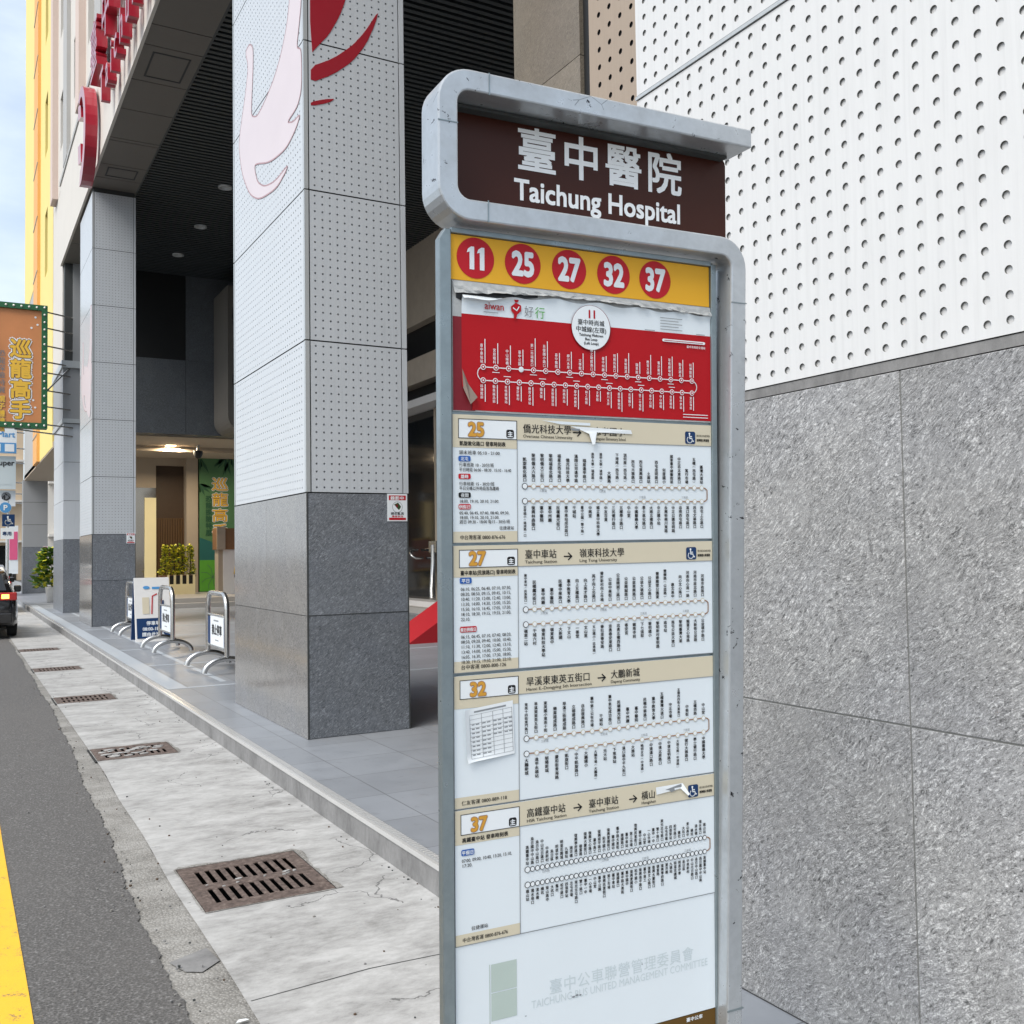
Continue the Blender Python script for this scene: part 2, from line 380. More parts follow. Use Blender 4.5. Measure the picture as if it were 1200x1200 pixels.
# ------------------------------------------------------------------ lettering
GC = {}
def glyph(run, bold):
    k = (run, bold)
    if k not in GC:
        c = bpy.data.curves.new('lettering', 'FONT'); c.body = run; c.size = 1; c.resolution_u = 3 if len(run) < 25 else 2; c.offset = bold
        c.fill_mode = 'FRONT'
        o = bpy.data.objects.new('lettering', c); me = bpy.data.meshes.new_from_object(o)
        vs = [(v.co.x, v.co.y) for v in me.vertices]; fs = [list(p.vertices) for p in me.polygons]
        w = max((x for x, y in vs), default=.3)
        bpy.data.objects.remove(o); bpy.data.meshes.remove(me); bpy.data.curves.remove(c)
        GC[k] = (vs, fs, w)
    return GC[k]
def is_cjk(ch): return ord(ch) > 0x2E00
class Print:
    """flat lettering and graphics on a plane; mp(u,v,d) with d towards the viewer"""
    def __init__(s, mb, mp, step=.0005): s.mb = mb; s.mp = mp; s.step = step
    def poly(s, pts, m, layer=1):
        s.mb.add([s.mp(u, v, s.step*layer) for u, v in pts], [list(range(len(pts)))], m)
    def rect(s, u0, u1, v0, v1, m, layer=1): s.poly([(u0, v0), (u1, v0), (u1, v1), (u0, v1)], m, layer)
    def rrect(s, u0, u1, v0, v1, r, m, layer=1):
        p = []
        for cx, cy, a in ((u1-r, v0+r, -90), (u1-r, v1-r, 0), (u0+r, v1-r, 90), (u0+r, v0+r, 180)):
            p += [(cx+r*cos(radians(a+k*30)), cy+r*sin(radians(a+k*30))) for k in range(4)]
        s.poly(p, m, layer)
    def disc(s, u, v, r, m, layer=1, n=20, ry=None):
        ry = ry or r
        s.poly([(u+r*cos(2*pi*k/n), v+ry*sin(2*pi*k/n)) for k in range(n)], m, layer)
    def stroke(s, pts, w, m, layer=1):
        for (a, b), (c, d) in zip(pts, pts[1:]):
            L = math.hypot(c-a, d-b) or 1; nx, ny = -(d-b)/L*w/2, (c-a)/L*w/2; ex, ey = (c-a)/L*w*.3, (d-b)/L*w*.3
            s.poly([(a+nx-ex, b+ny-ey), (a-nx-ex, b-ny-ey), (c-nx+ex, d-ny+ey), (c+nx+ex, d+ny+ey)], m, layer)
    def frame(s, u0, u1, v0, v1, w, m, layer=1):
        s.rect(u0, u1, v0, v0+w, m, layer); s.rect(u0, u1, v1-w, v1, m, layer)
        s.rect(u0, u0+w, v0+w, v1-w, m, layer); s.rect(u1-w, u1, v0+w, v1-w, m, layer)
    def runs(s, text):
        out = []
        for ch in text:
            if is_cjk(ch): out.append(ch)
            elif out and not is_cjk(out[-1][0]): out[-1] += ch
            else: out.append(ch)
        return out
    def text(s, text, u, v, size, m, layer=2, bold=0, sx=1, align='l', width=None, rot=0):
        """baseline text; width = force the total width"""
        items = []; x = 0
        for r in s.runs(text):
            if is_cjk(r[0]): items.append((glyph(r, 0), x)); x += 1.02
            else:
                lead = len(r)-len(r.lstrip(' ')); x += .28*lead; rr = r.strip(' ')
                if rr:
                    g = glyph(rr, 0); items.append((g, x)); x += g[2]+.04
                x += .28*(len(r)-lead-len(rr)) if rr else 0
        if width: sx = width/(x*size)
        dx = {'l': 0, 'c': -x/2, 'r': -x}[align]
        for (vs, fs, w), ox in items:
            for k, (hx, hy) in enumerate(s.shifts(bold)):
                s.mb.add([s.mp(u+(a+ox+dx+hx)*size*sx, v+(b+hy)*size, s.step*(layer+.07*k)) for a, b in vs], fs, m)
        return x*size*sx
    def shifts(s, bold):
        if bold <= 0: return [(0, 0)]
        if bold < .016: return [(-bold, 0), (bold, 0)]
        if bold < .03: return [(-bold, -bold), (bold, -bold), (-bold, bold), (bold, bold)]
        return [(0, 0)]+[(bold*cos(pi*k/4), bold*sin(pi*k/4)) for k in range(8)]
    def vtext(s, text, u, v, size, m, layer=2, bold=.012, align='top', sx=1):
        """characters stacked downwards; v is the top (or the bottom with align='bottom')"""
        n = len(text); y = v if align == 'top' else v+n*size
        for ch in text:
            y -= size
            vs, fs, w = glyph(ch, 0)
            cx = .5 if is_cjk(ch) else w/2
            if ch in '()':
                s.mb.add([s.mp(u+(b-.3)*size*sx, y+size*.5-(a-w/2)*size, s.step*layer) for a, b in vs], fs, m)
            else:
                for k, (hx, hy) in enumerate(s.shifts(bold)):
                    s.mb.add([s.mp(u+(a-cx+hx)*size*.96*sx, y+(b+.1+hy)*size*.96, s.step*(layer+.07*k)) for a, b in vs], fs, m)
    def wheelchair(s, u, v, h, m, layer=2):
        k = h/10
        s.disc(u-.8*k, v+8.9*k, 1.0*k, m, layer, 12)
        s.stroke([(u-.7*k, v+7.6*k), (u-.5*k, v+4.3*k), (u+2.0*k, v+4.2*k), (u+3.2*k, v+1.4*k), (u+4.1*k, v+1.7*k)], 1.15*k, m, layer)
        s.stroke([(u-.6*k, v+6*k), (u+1.9*k, v+6*k)], .9*k, m, layer)
        s.stroke([(u-.5*k+3*k*cos(a), v+2.9*k+3*k*sin(a)) for a in [radians(130+15*i) for i in range(17)]], .85*k, m, layer)

# ------------------------------------------------------------------ perforated cladding
def perforated(mb, mp, u0, u1, v0, v1, pitch, r, depth, seg, m, mw, mback, nu=None, nv=None):
    nu = nu or int((u1-u0)/pitch-.25); nv = nv or int((v1-v0)/pitch)
    a0 = (u0+u1)/2-nu*pitch/2; a1 = a0+nu*pitch; b0 = (v0+v1)/2-nv*pitch/2; b1 = b0+nv*pitch
    if u0 < a0-1e-6:
        mb.add([mp(u0,v0,0),mp(a0,v0,0),mp(a0,v1,0),mp(u0,v1,0),mp(a1,v0,0),mp(u1,v0,0),mp(u1,v1,0),mp(a1,v1,0)], [(0,1,2,3),(4,5,6,7)], m)
    if v0 < b0-1e-6:
        mb.add([mp(a0,v0,0),mp(a1,v0,0),mp(a1,b0,0),mp(a0,b0,0),mp(a0,b1,0),mp(a1,b1,0),mp(a1,v1,0),mp(a0,v1,0)], [(0,1,2,3),(4,5,6,7)], m)
    ang = [2*pi*k/seg+pi/4 for k in range(seg)]
    sq = []
    for a in ang:
        c, s_ = cos(a), sin(a); q = max(abs(c), abs(s_)); sq.append((c/q*pitch/2, s_/q*pitch/2))
    ci = [(r*cos(a), r*sin(a)) for a in ang]
    for i in range(nu):
        for j in range(nv):
            cu, cv = a0+(i+.5)*pitch, b0+(j+.5)*pitch
            vs = [mp(cu+x, cv+y, 0) for x, y in sq]+[mp(cu+x, cv+y, 0) for x, y in ci]+[mp(cu+x, cv+y, depth) for x, y in ci]
            mb.add(vs, [(k, (k+1) % seg, seg+(k+1) % seg, seg+k) for k in range(seg)], m)
            b = len(mb.v)-3*seg
            kw = mb.mi(mw); kb = mb.mi(mback)
            for k in range(seg):
                mb.f.append([b+seg+k, b+seg+(k+1) % seg, b+2*seg+(k+1) % seg, b+2*seg+k]); mb.m.append(kw)
            mb.f.append([b+2*seg+k for k in range(seg)]); mb.m.append(kb)

# =================================================================== GROUND
ZG = -.16
def jag(y): return .012*sin(y*2.1)+.006*sin(y*9.7+1)+.005*sin(y*23.3+2)+.004*sin(y*61+2)+.003*sin(y*113)
def road_edge(y):
    t = min(1, max(0, (y-2.5)/9)); return .72+.24*t+.06*min(1, max(0, (y-11)/15))
def strip(name, fa, fb, z, m, y0=-14, y1=92, dy=.022, x_mid=None):
    mb = MB(); n = int((y1-y0)/dy); vs = []; fs = []
    for i in range(n+1):
        y = y0+(y1-y0)*i/n; vs += [(fa(y), y, z), (fb(y), y, z)]
        if i: fs.append((2*i-2, 2*i-1, 2*i+1, 2*i))
    mb.add(vs, fs, m); return struct(mb.build(name, recalc=False))
g = MB(); g.add([(-400, -400, ZG-.02), (400, -400, ZG-.02), (400, 400, ZG-.02), (-400, 400, ZG-.02)], [(0, 1, 2, 3)], 'asphalt')
GR = [(1.055, 1.715, a, b) for a, b in ((4.91, 5.66), (9.0, 9.58), (12.78, 13.36), (16.52, 17.06), (20.25, 20.8))]
# the ground sheet leaves pits for the drains
g = MB()
def ground_sheet():
    xs = [-400, 1.055, 1.715, 400]; ys = [-400]+[v for q in GR for v in q[2:]]+[400]
    for i in range(3):
        for j in range(len(ys)-1):
            if i == 1 and j % 2 == 1: continue
            g.add([(xs[i], ys[j], ZG-.02), (xs[i+1], ys[j], ZG-.02), (xs[i+1], ys[j+1], ZG-.02), (xs[i], ys[j+1], ZG-.02)], [(0, 1, 2, 3)], 'asphalt')
ground_sheet(); struct(g.build('ground', recalc=False))
strip('road', lambda y: -9, lambda y: road_edge(y)+jag(y), ZG-.004, 'asphalt')
strip('rough_concrete_edge', lambda y: road_edge(y)-.1, lambda y: 1.01+.06*min(1, max(0, (y-5)/5))+.008*sin(y*3)+.006*sin(y*11), ZG-.012, 'rough_strip')
gt = MB()
ys = [-14]+[v for q in GR for v in q[2:]]+[92]
def gx(y): return .985+.07*min(1, max(0, (y-4.5)/5))+.006*sin(y*3+1)
yy = -14
while yy < 92:
    y2 = yy+.25
    cuts = [yy]+[v for v in ys if yy < v < y2]+[y2]
    for a, b in zip(cuts, cuts[1:]):
        mid = (a+b)/2; hole = any(q[2] < mid < q[3] for q in GR)
        xa, xb = (gx(a), gx(b))
        segs = [(None, 1.055), (1.715, 2.1)] if hole else [(None, 2.1)]
        for l, r_ in segs:
            la, lb = (min(xa, 1.05), min(xb, 1.05)) if l is None else (l, l)
            gt.add([(la, a, ZG), (r_, a, ZG), (r_, b, ZG), (lb, b, ZG)], [(0, 1, 2, 3)], 'gutter_concrete')
    yy = y2
struct(gt.build('gutter', recalc=False))
gp = MB(); random.seed(31)   # crumbled mortar round the drains
for x0, x1, y0, y1 in GR:
    ring = []; n_ = 26
    for (ax, ay), (bx, by) in (((x0, y0), (x1, y0)), ((x1, y0), (x1, y1)), ((x1, y1), (x0, y1)), ((x0, y1), (x0, y0))):
        nx_, ny_ = (by-ay), -(bx-ax); L_ = math.hypot(nx_, ny_); nx_ /= L_; ny_ /= L_
        amp = .035 if (ny_ > .5 or nx_ > .5) else .008
        for k in range(n_):
            q_ = k/n_; w_ = .004+amp*abs(sin(q_*7+x0*9+y0)*.6+random.random()*.5)
            ring.append(((ax+(bx-ax)*q_-nx_*.001, ay+(by-ay)*q_-ny_*.001), (ax+(bx-ax)*q_+nx_*w_, ay+(by-ay)*q_+ny_*w_)))
    m_ = len(ring)
    gp.add([(a[0], a[1], ZG+.0035) for a, b in ring]+[(b[0], b[1], ZG+.0035) for a, b in ring], [(k, (k+1) % m_, m_+(k+1) % m_, m_+k) for k in range(m_)], 'rough_strip')
# a smear of fresh mortar across the rough edge and a thin expansion joint
gp.add([(road_edge(4.35)+.03, 4.42, ZG-.006), (.97, 4.5, ZG-.006), (.99, 4.33, ZG-.006), (.9, 4.25, ZG-.006), (.84, 4.29, ZG-.006)], [(0, 1, 2, 3, 4)], 'kerb_concrete')
gp.add([(1.0, 3.86, ZG+.001), (1.5, 3.9, ZG+.001), (2.1, 3.86, ZG+.001), (2.1, 3.866, ZG+.001), (1.5, 3.907, ZG+.001), (1.0, 3.866, ZG+.001)], [(0, 1, 4, 5), (1, 2, 3, 4)], 'joint_dark')
struct(gp.build('gutter_patch', recalc=False))
yl = MB(); n = 90
vs = []; fs = []
for i in range(n+1):
    y = -6+i*.8; k = .26+.012*min(1, max(0, (y-4)/6))
    vs += [(k-.15, y, ZG), (k+.004*sin(y*9), y, ZG)]
    if i: fs.append((2*i-2, 2*i-1, 2*i+1, 2*i))
yl.add(vs, fs, 'yellow_paint'); struct(yl.build('road_marking', recalc=False))
# kerb with steel nosing and the plaza slab
kb = MB(); kb.box(2.1, 2.16, -14, 36.6, ZG-.3, -.028, 'kerb_concrete'); struct(kb.build('kerb', recalc=False))
ns = MB(); ns.box(2.092, 2.115, -14, 36.6, -.026, .0015, 'steel_strip')
ns.box(2.118, 2.165, -14, 36.6, -.026, .0005, 'pillar_grey')
y = -2
while y < 16:
    ns.box(2.122, 2.16, y, y+.018, .0005, .0035, 'steel_strip'); y += .034
struct(ns.build('kerb_nosing', recalc=False))
pz = MB(); pz.box(2.168, 40, -14, 36.6, -.3, 0, 'plaza_tile'); struct(pz.build('plaza_floor', recalc=False))
pl = MB()
pl.box(2.172, 2.395, 12.05, 36.55, .0002, .003, 'tile_light')
for k in range(0, 9):
    pl.box(2.40, 10.3, 12.05+2.72*k, 12.13+2.72*k, .0002, .003, 'tile_light')
pl.box(2.86, 2.93, 12.4, 30.4, .0002, .0024, 'tile_light')
struct(pl.build('plaza_floor_bands', recalc=False))
pf = MB(); pf.box(10.3, 30, 3, 60, -.2, .14, 'stone_step'); pf.box(10.62, 30, 3, 60, .14, .28, 'white_step')
pf.box(3.75, 10.3, 30.5, 60, -.2, .14, 'stone_step'); pf.box(3.75, 10.62, 30.85, 60, .14, .28, 'stone_step')
struct(pf.build('portico_step', recalc=False))
p2 = MB(); p2.box(2.1, 3.75, 36.8, 95, -.3, .0, 'plaza_tile'); p2.box(2.06, 2.14, 36.62, 36.8, -.3, -.01, 'white_step'); struct(p2.build('pavement', recalc=False))

# =================================================================== HOSPITAL BUILDING
hosp = thing('hospital_building', 'grey granite and perforated white metal hospital with a tall open portico and red letters', 'building', (2.6, 8, 0))
def mX(X): return lambda u, v, d: (X+d, u, v)      # street faces (u along the street)
def mY(Y): return lambda u, v, d: (u, Y+d, v)      # faces across the street
# near pier
pier = MB(); pier.box(2.47, 5.0, .0, 3.15, 0, 9.9, 'joint_line'); pier.box(2.4228, 2.469, .0, 3.15, .01, 2.06, 'joint_line'); pier = pier.build('pier', hosp)
c = MB()
ycuts = [3.19, 1.949, .707, -.0]
for a, b in zip(ycuts[1:], ycuts):
    for z0, z1 in ((0.004, 1.021), (1.026, 2.064)):
        c.box(2.42, 2.468, a+.0025, b-.0025, z0, z1, 'granite_pier')
c.box(2.4205, 5.02, 3.1515, 3.1885, 0.004, 2.064, 'granite_pier')
c.build('granite_base', pier, bevel=.0022)
c = MB()
for k in range(6):
    z0 = 2.103+1.3*k; z1 = z0+1.277
    perforated(c, mX(2.42), .0, 3.19, z0, z1, .0668, .0118, .0078, 16 if k < 3 else 8, 'alu_white', 'joint_line', 'alu_white', 47, 19)  # hole walls coloured dark, shade inside the holes painted in
    c.add([(2.42, 3.19, z0), (4.9, 3.19, z0), (4.9, 3.19, z1), (2.42, 3.19, z1)], [(0, 1, 2, 3)], 'alu_white')
c.build('metal_cladding', pier, recalc=False)
c = MB(); c.box(2.4235, 2.469, .0, 3.188, 2.068, 2.1, 'kerb_concrete')
for k in range(1, 6):
    z = 2.103+1.3*k; c.box(2.414, 2.469, .0, 3.192, z-.019, z-.006, 'alu_trim')
c.build('cladding_trim', pier)

# portico columns
def column(Y0, X0, X1, D, detail=True):
    root = MB(); root.box(X0+.02, X1-.02, Y0+.02, Y0+D-.02, 0, 10, 'joint_dark'); root = root.build('column', hosp)
    b = MB()
    for z0, z1 in ((.003, 1.029), (1.034, 2.066)):
        b.box(X0, X1, Y0, Y0+D/2-.002, z0, z1, 'granite_column'); b.box(X0, X1, Y0+D/2+.002, Y0+D, z0, z1, 'granite_column')
    b.build('granite_base', root, bevel=.003)
    b = MB()
    for xa in (X0+.001, X1-.013): b.box(xa, xa+.012, Y0-.0025, Y0+.01, .004, 2.07, 'joint_dark')
    b.box(X0+.0135, X1-.0135, Y0-.0022, Y0+.01, 1.0292, 1.0338, 'joint_dark')
    b.build('edge_trim', root)
    b = MB()
    for z0, z1 in ((.003, 1.029), (1.034, 2.066)):
        for ya, yb_ in ((Y0, Y0+D/2-.002), (Y0+D/2+.002, Y0+D)): b.box(X0-.004, X0-.0005, ya, yb_, z0, z1, 'granite_polished')
    b.build('polished_face', root)
    return root
def cladding(Y0, X0, X1, D):
    c = MB()
    for k in range(6):
        z0 = 2.078+1.3*k; z1 = z0+1.288
        perforated(c, mY(Y0), X0+.044, X1-.052, z0, z1, .0672, .0096, .01, 8, 'alu_column', 'alu_column', 'hole_grey', 12, 19)
        perforated(c, mX(X0), Y0+.044, Y0+D-.044, z0, z1, .0672, .0105, .01, 8, 'alu_column', 'alu_column', 'pillar_grey', 34, 19)
        c.add([(X1, Y0, z0), (X1, Y0+D, z0), (X1, Y0+D, z1), (X1, Y0, z1), (X0, Y0+D, z0), (X0, Y0+D, z1)], [(0, 1, 2, 3), (1, 4, 5, 2)], 'alu_column')
    return c
def trims(Y0, X0, X1, D):
    out = []
    for q in ((X0-.003, X0+.034, Y0-.003, Y0+.034, 'alu_trim'), (X1-.042, X1+.003, Y0-.003, Y0+.034, 'alu_column'), (X0-.003, X0+.034, Y0+D-.036, Y0+D+.003, 'alu_trim')):
        c = MB()
        for k in range(6): c.box(q[0], q[1], q[2], q[3], 2.078+1.3*k, 2.078+1.3*k+1.288, q[4])
        out.append(c)
    return out
X0, X1, Y0, D = 2.582, 3.51, 8.087, 2.45
colA = column(Y0, X0, X1, D)
cladA = cladding(Y0, X0, X1, D).build('metal_cladding', colA, recalc=False)
trimA = [c.build('cladding_trim', colA) for c in trims(Y0, X0, X1, D)]
bird = [(10.014,6.74),(9.828,6.748),(9.706,6.644),(9.718,6.419),(9.773,6.136),(9.792,5.98),(9.575,5.887),(9.304,5.922),(8.973,6.01),(8.741,6.139),(8.556,6.32),(8.468,6.512),(8.46,6.86),(8.46,7.3),(8.14,7.3),(8.12,6.654),(8.13,6.334),(8.199,6.148),(8.276,5.985),(8.135,5.916),(8.135,5.565),(8.257,5.454),(8.575,5.437),(8.383,5.368),(8.167,5.361),(8.323,5.271),(8.613,5.207),(9.131,5.27),(9.663,5.446),(9.665,5.378),(9.564,5.225),(9.32,5.101),(8.957,5.03),(8.538,5.043),(8.617,5.003),(8.924,4.948),(9.513,5.034),(9.872,5.204),(10.166,5.518),(10.293,5.847),(10.219,6.024),(10.022,6.284),(9.89,6.539)]
def smooth2(p, n=2):
    for _ in range(n):
        q = []
        for a, b in zip(p, p[1:]+p[:1]):
            q += [(a[0]*.8+b[0]*.2, a[1]*.8+b[1]*.2), (a[0]*.2+b[0]*.8, a[1]*.2+b[1]*.8)]
        p = q
    return p
e = MB(); bs = smooth2(bird)
e.prism(bs, lambda u, v, d: (X0-d, u, v), .0, .0035, 'emblem_pink')
pr = Print(e, lambda u, v, d: (X0-.0042-d, u, v)); pr.stroke(bs+bs[:1], .014, 'emblem_line', 0)
emblemA = e.build('emblem', colA); e = MB()
for sh in ([(2.644,7.3),(3.02,7.3),(3.06,6.95),(3.007,6.664),(2.966,6.422),(2.905,6.253),(2.807,6.066),(2.729,5.971),(2.642,5.856)],
           [(3.276,6.407),(3.244,6.282),(3.151,6.065),(3.02,5.879),(2.843,5.724),(2.644,5.609),(2.645,5.75),(2.844,5.866),(3.021,6.023),(3.142,6.179)],
           [(2.643,5.439),(2.764,5.489),(2.864,5.515),(2.802,5.465),(2.643,5.403)]):
    q = smooth2(sh, 1)
    e.prism(q, lambda u, v, d: (u, Y0-d, v), .0, .0035, 'emblem_red')
e.build('emblem', colA)
def column_copy(dx, dy, emblem=True, w=None):
    r = column(Y0+dy, X0+dx, X1+dx, D)
    for o in [cladA]+trimA+([emblemA] if emblem else []):
        k = o.copy(); COL.objects.link(k); k.parent = r; k.matrix_parent_inverse = Matrix.Identity(4)
        k.matrix_basis = Matrix.Translation((dx, dy, 0))
    return r
# attach() gives columns an identity-world frame: parts live in world coordinates
for o in (pier, colA):
    pass
colB = column_copy(.09, 15.8)
e = MB(); e.prism(smooth2([(24.1, 6.1), (24.5, 5.9), (25.5, 6.2), (25.3, 5.4), (24.8, 4.9), (24.2, 4.7), (24.05, 5.2)]), lambda u, v, d: (2.672-d, u, v), .005, .009, 'emblem_pink'); e.build('emblem', colB)
# farther pier: column below, box ledge, slim upper pillar
fp = MB(); fp.box(2.69, 3.5, 30.52, 33.6, 0, 10, 'joint_dark'); fp = fp.build('column', hosp)
c = MB(); c.box(2.66, 3.53, 30.5, 32.0, .003, 2.07, 'granite_column'); c.box(2.66, 3.53, 32.004, 33.6, .003, 2.07, 'granite_column'); c.build('granite_base', fp)
c = MB()
for k in range(3): c.box(2.665, 3.525, 30.505, 33.58, 2.08+1.1*k, 2.08+1.1*k+1.088, 'alu_column')
c.box(2.62, 3.7, 30.4, 33.6, 5.38, 5.5, 'alu_trim'); c.box(2.64, 3.68, 30.44, 33.6, 5.5, 6.95, 'pillar_grey'); c.box(2.6, 3.74, 30.36, 33.6, 6.95, 7.15, 'alu_trim')
c.box(2.9, 3.62, 30.46, 33.6, 7.15, 10, 'pillar_grey')
c.build('metal_cladding', fp)

# fascia beam, soffit, louvred ceiling
c = MB(); c.box(2.6, 2.655, -6, 30.9, 9.975, 12.3, 'facade_beige')
c.box(2.57, 2.66, -6, 30.9, 12.3, 12.42, 'facade_grey'); fascia = c.build('fascia', hosp)
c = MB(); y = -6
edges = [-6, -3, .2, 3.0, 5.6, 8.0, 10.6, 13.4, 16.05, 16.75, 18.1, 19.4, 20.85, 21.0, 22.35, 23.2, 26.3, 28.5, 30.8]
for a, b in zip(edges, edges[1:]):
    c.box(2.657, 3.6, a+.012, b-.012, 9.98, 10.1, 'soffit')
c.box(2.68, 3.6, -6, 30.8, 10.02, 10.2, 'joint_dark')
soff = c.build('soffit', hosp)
c = MB()
for a, b in ((11.2, 12.6), (16.95, 17.9), (22.5, 23.05)):
    c = MB()
    for q in ((2.83, 3.45, a, a+.03), (2.83, 3.45, b-.03, b), (2.83, 2.86, a+.03, b-.03), (3.42, 3.45, a+.03, b-.03)):
        c.box(q[0], q[1], q[2], q[3], 9.972, 9.985, 'joint_dark')
    c.build('access_hatch', soff)
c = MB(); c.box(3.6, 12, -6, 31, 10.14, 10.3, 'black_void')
y = -6
while y < 30.5:
    c.box(3.6, 11.4, y, y+.085, 10.02, 10.1, 'louver'); y += .16
c.box(3.6, 3.64, -6, 30.8, 9.98, 10.12, 'louver')
ceil_ = c.build('louvred_ceiling', hosp, recalc=False)
for x, y in ((5.36, 22.65), (5.45, 25.68), (5.41, 28.4), (5.4, 19.4), (5.4, 16)):
    c = MB(); c.lathe(x, y, [(.16, 10.02), (.16, 9.985), (.11, 9.985), (.1, 10.01), (.0, 10.01)], 'alu_trim', 16); c.build('downlight', ceil_)
# recessed wall behind the pier: tan perforated panel, stone
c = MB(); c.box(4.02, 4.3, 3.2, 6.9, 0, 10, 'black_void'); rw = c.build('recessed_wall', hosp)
c = MB()
for k in range(6):
    z0 = 1.95+1.3*k
    perforated(c, mX(4.0), 4.3, 5.83, z0, z0+1.292, .0672*1.9, .021, .012, 8, 'alu_tan', 'black_void', 'black_void', 11, 10)
for k in range(2):   # ring of larger round openings high up
    pass
for i in range(16):
    a = 2*pi*i/16
    for r_ in (.30, .42):
        Print(c, lambda u, v, d: (3.997-d, u, v)).disc(5.32+r_*cos(a), 5.95+r_*sin(a), .05, 'black_void', 1, 10)
c.build('perforated_screen', rw, recalc=False)
c = MB()
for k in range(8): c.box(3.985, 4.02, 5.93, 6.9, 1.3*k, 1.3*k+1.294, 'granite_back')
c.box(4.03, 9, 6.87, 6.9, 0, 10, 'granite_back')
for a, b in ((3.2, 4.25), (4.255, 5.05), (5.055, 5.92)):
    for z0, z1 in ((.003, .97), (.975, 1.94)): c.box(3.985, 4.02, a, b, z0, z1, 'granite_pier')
c.box(3.985, 4.02, 3.2, 4.29, 1.945, 10, 'alu_tan')
c.build('stone_panel', rw)
# main entrance wall (street-parallel, deep inside)
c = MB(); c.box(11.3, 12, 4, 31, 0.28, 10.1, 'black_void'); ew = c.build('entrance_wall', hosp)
c = MB()
for k in range(9): c.box(11.0, 11.28, 5+3*k, 7.99+3*k, 7.82, 10.1, 'lintel_stone')
for k in range(9): c.box(10.9, 11.28, 5+3*k, 7.99+3*k, 6.15, 6.85, 'lintel_stone')
c.box(10.6, 11.28, 5, 31, 5.42, 5.62, 'white_step')
c.build('stone_lintel', ew)
c = MB(); c.box(11.2, 11.26, 14, 31, .28, 5.4, 'dark_glass'); gd = c.build('glass_door', ew)
c = MB()
for y in (20.5, 23.75, 26.9): c.box(11.1, 11.19, y-.06, y+.06, .3, 5.4, 'beige_panel')
c.build('door_frame', gd)
c = MB()
c.tube([(11.15, 25.05, 1.62), (10.95, 25.02, 1.62), (10.86, 24.9, 1.56), (10.86, 24.8, 1.46), (10.95, 24.72, 1.4), (11.15, 24.7, 1.4)], .035, 'steel')
c.tube([(11.02, 23.75, 1.75), (11.02, 23.75, 1.3), (10.98, 23.72, .95), (10.9, 23.6, .55), (10.86, 23.5, .34)], .075, 'steel')
c.box(10.99, 11.08, 23.5, 23.98, 1.55, 1.85, 'steel')
c.build('handle', gd)
# end wall of the portico and the passage beneath
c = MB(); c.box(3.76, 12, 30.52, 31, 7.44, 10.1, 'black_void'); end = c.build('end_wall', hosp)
c = MB()
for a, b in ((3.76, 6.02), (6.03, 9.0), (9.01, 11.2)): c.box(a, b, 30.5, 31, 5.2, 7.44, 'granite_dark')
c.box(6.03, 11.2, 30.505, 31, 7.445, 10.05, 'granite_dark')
c.build('stone_panel', end)
c = MB()
pts = []
for a, b, cx, cz in ((180, 270, 7.3, 5.6), (270, 360, 8.4, 5.6)):
    pts += [(cx+.45*cos(radians(a+k*15)), cz+.45*sin(radians(a+k*15))) for k in range(7)]
pts += [(8.85, 9.4), (6.85, 9.4)]
c.prism(pts, lambda u, v, d: (u, 28.7+d, v), 0, 1.78, 'drum_panel')
dr = c.build('hanging_drum', end)
for z in (6.6, 8.5):
    c = MB(); p = Print(c, lambda u, v, d: (u, 28.685-d, v), .004)
    for r_ in (1.0, .72, .44):
        p.stroke([(7.6+.6*r_*cos(radians(a)), z+.85*r_*sin(radians(a))) for a in range(0, 361, 15)], .06, 'joint_dark', 1)
    c.build('oval_pattern', dr)
c = MB(); c.box(3.76, 12, 31, 40, 5.17, 5.3, 'beige_panel'); ps = c.build('passage_ceiling', end)
c = MB(); c.box(5.95, 6.25, 33.2, 33.45, 5.13, 5.168, 'lamp_glow'); c.build('ceiling_lamp', ps)
c = MB(); c.box(4.0, 6.1, 36.02, 36.3, 3.95, 5.17, 'beige_panel'); c.box(6.1, 7.07, 36.02, 36.3, 4.74, 5.17, 'beige_panel')
c.box(7.07, 7.46, 35.7, 36.3, .28, 5.17, 'beige_panel'); c.box(7.46, 12, 36.0, 36.3, .28, 5.17, 'banner_dark')
c.box(5.72, 6.1, 36.0, 36.3, .28, 3.6, 'cream')
pw = c.build('passage_wall', end)
c = MB(); c.box(4.0, 5.72, 36.05, 36.1, .28, 3.95, 'mirror_glass'); c.box(5.72, 6.1, 36.05, 36.1, 3.6, 3.95, 'mirror_glass'); c.build('glass_panel', pw)
c = MB(); c.box(6.1, 7.07, 36.2, 36.3, .28, 4.74, 'wood_dark')
for k in range(17): c.box(6.11+.0565*k, 6.11+.0565*k+.036, 36.1, 36.2, .28, 2.9, 'wood_slat')
c.build('slatted_door', pw)
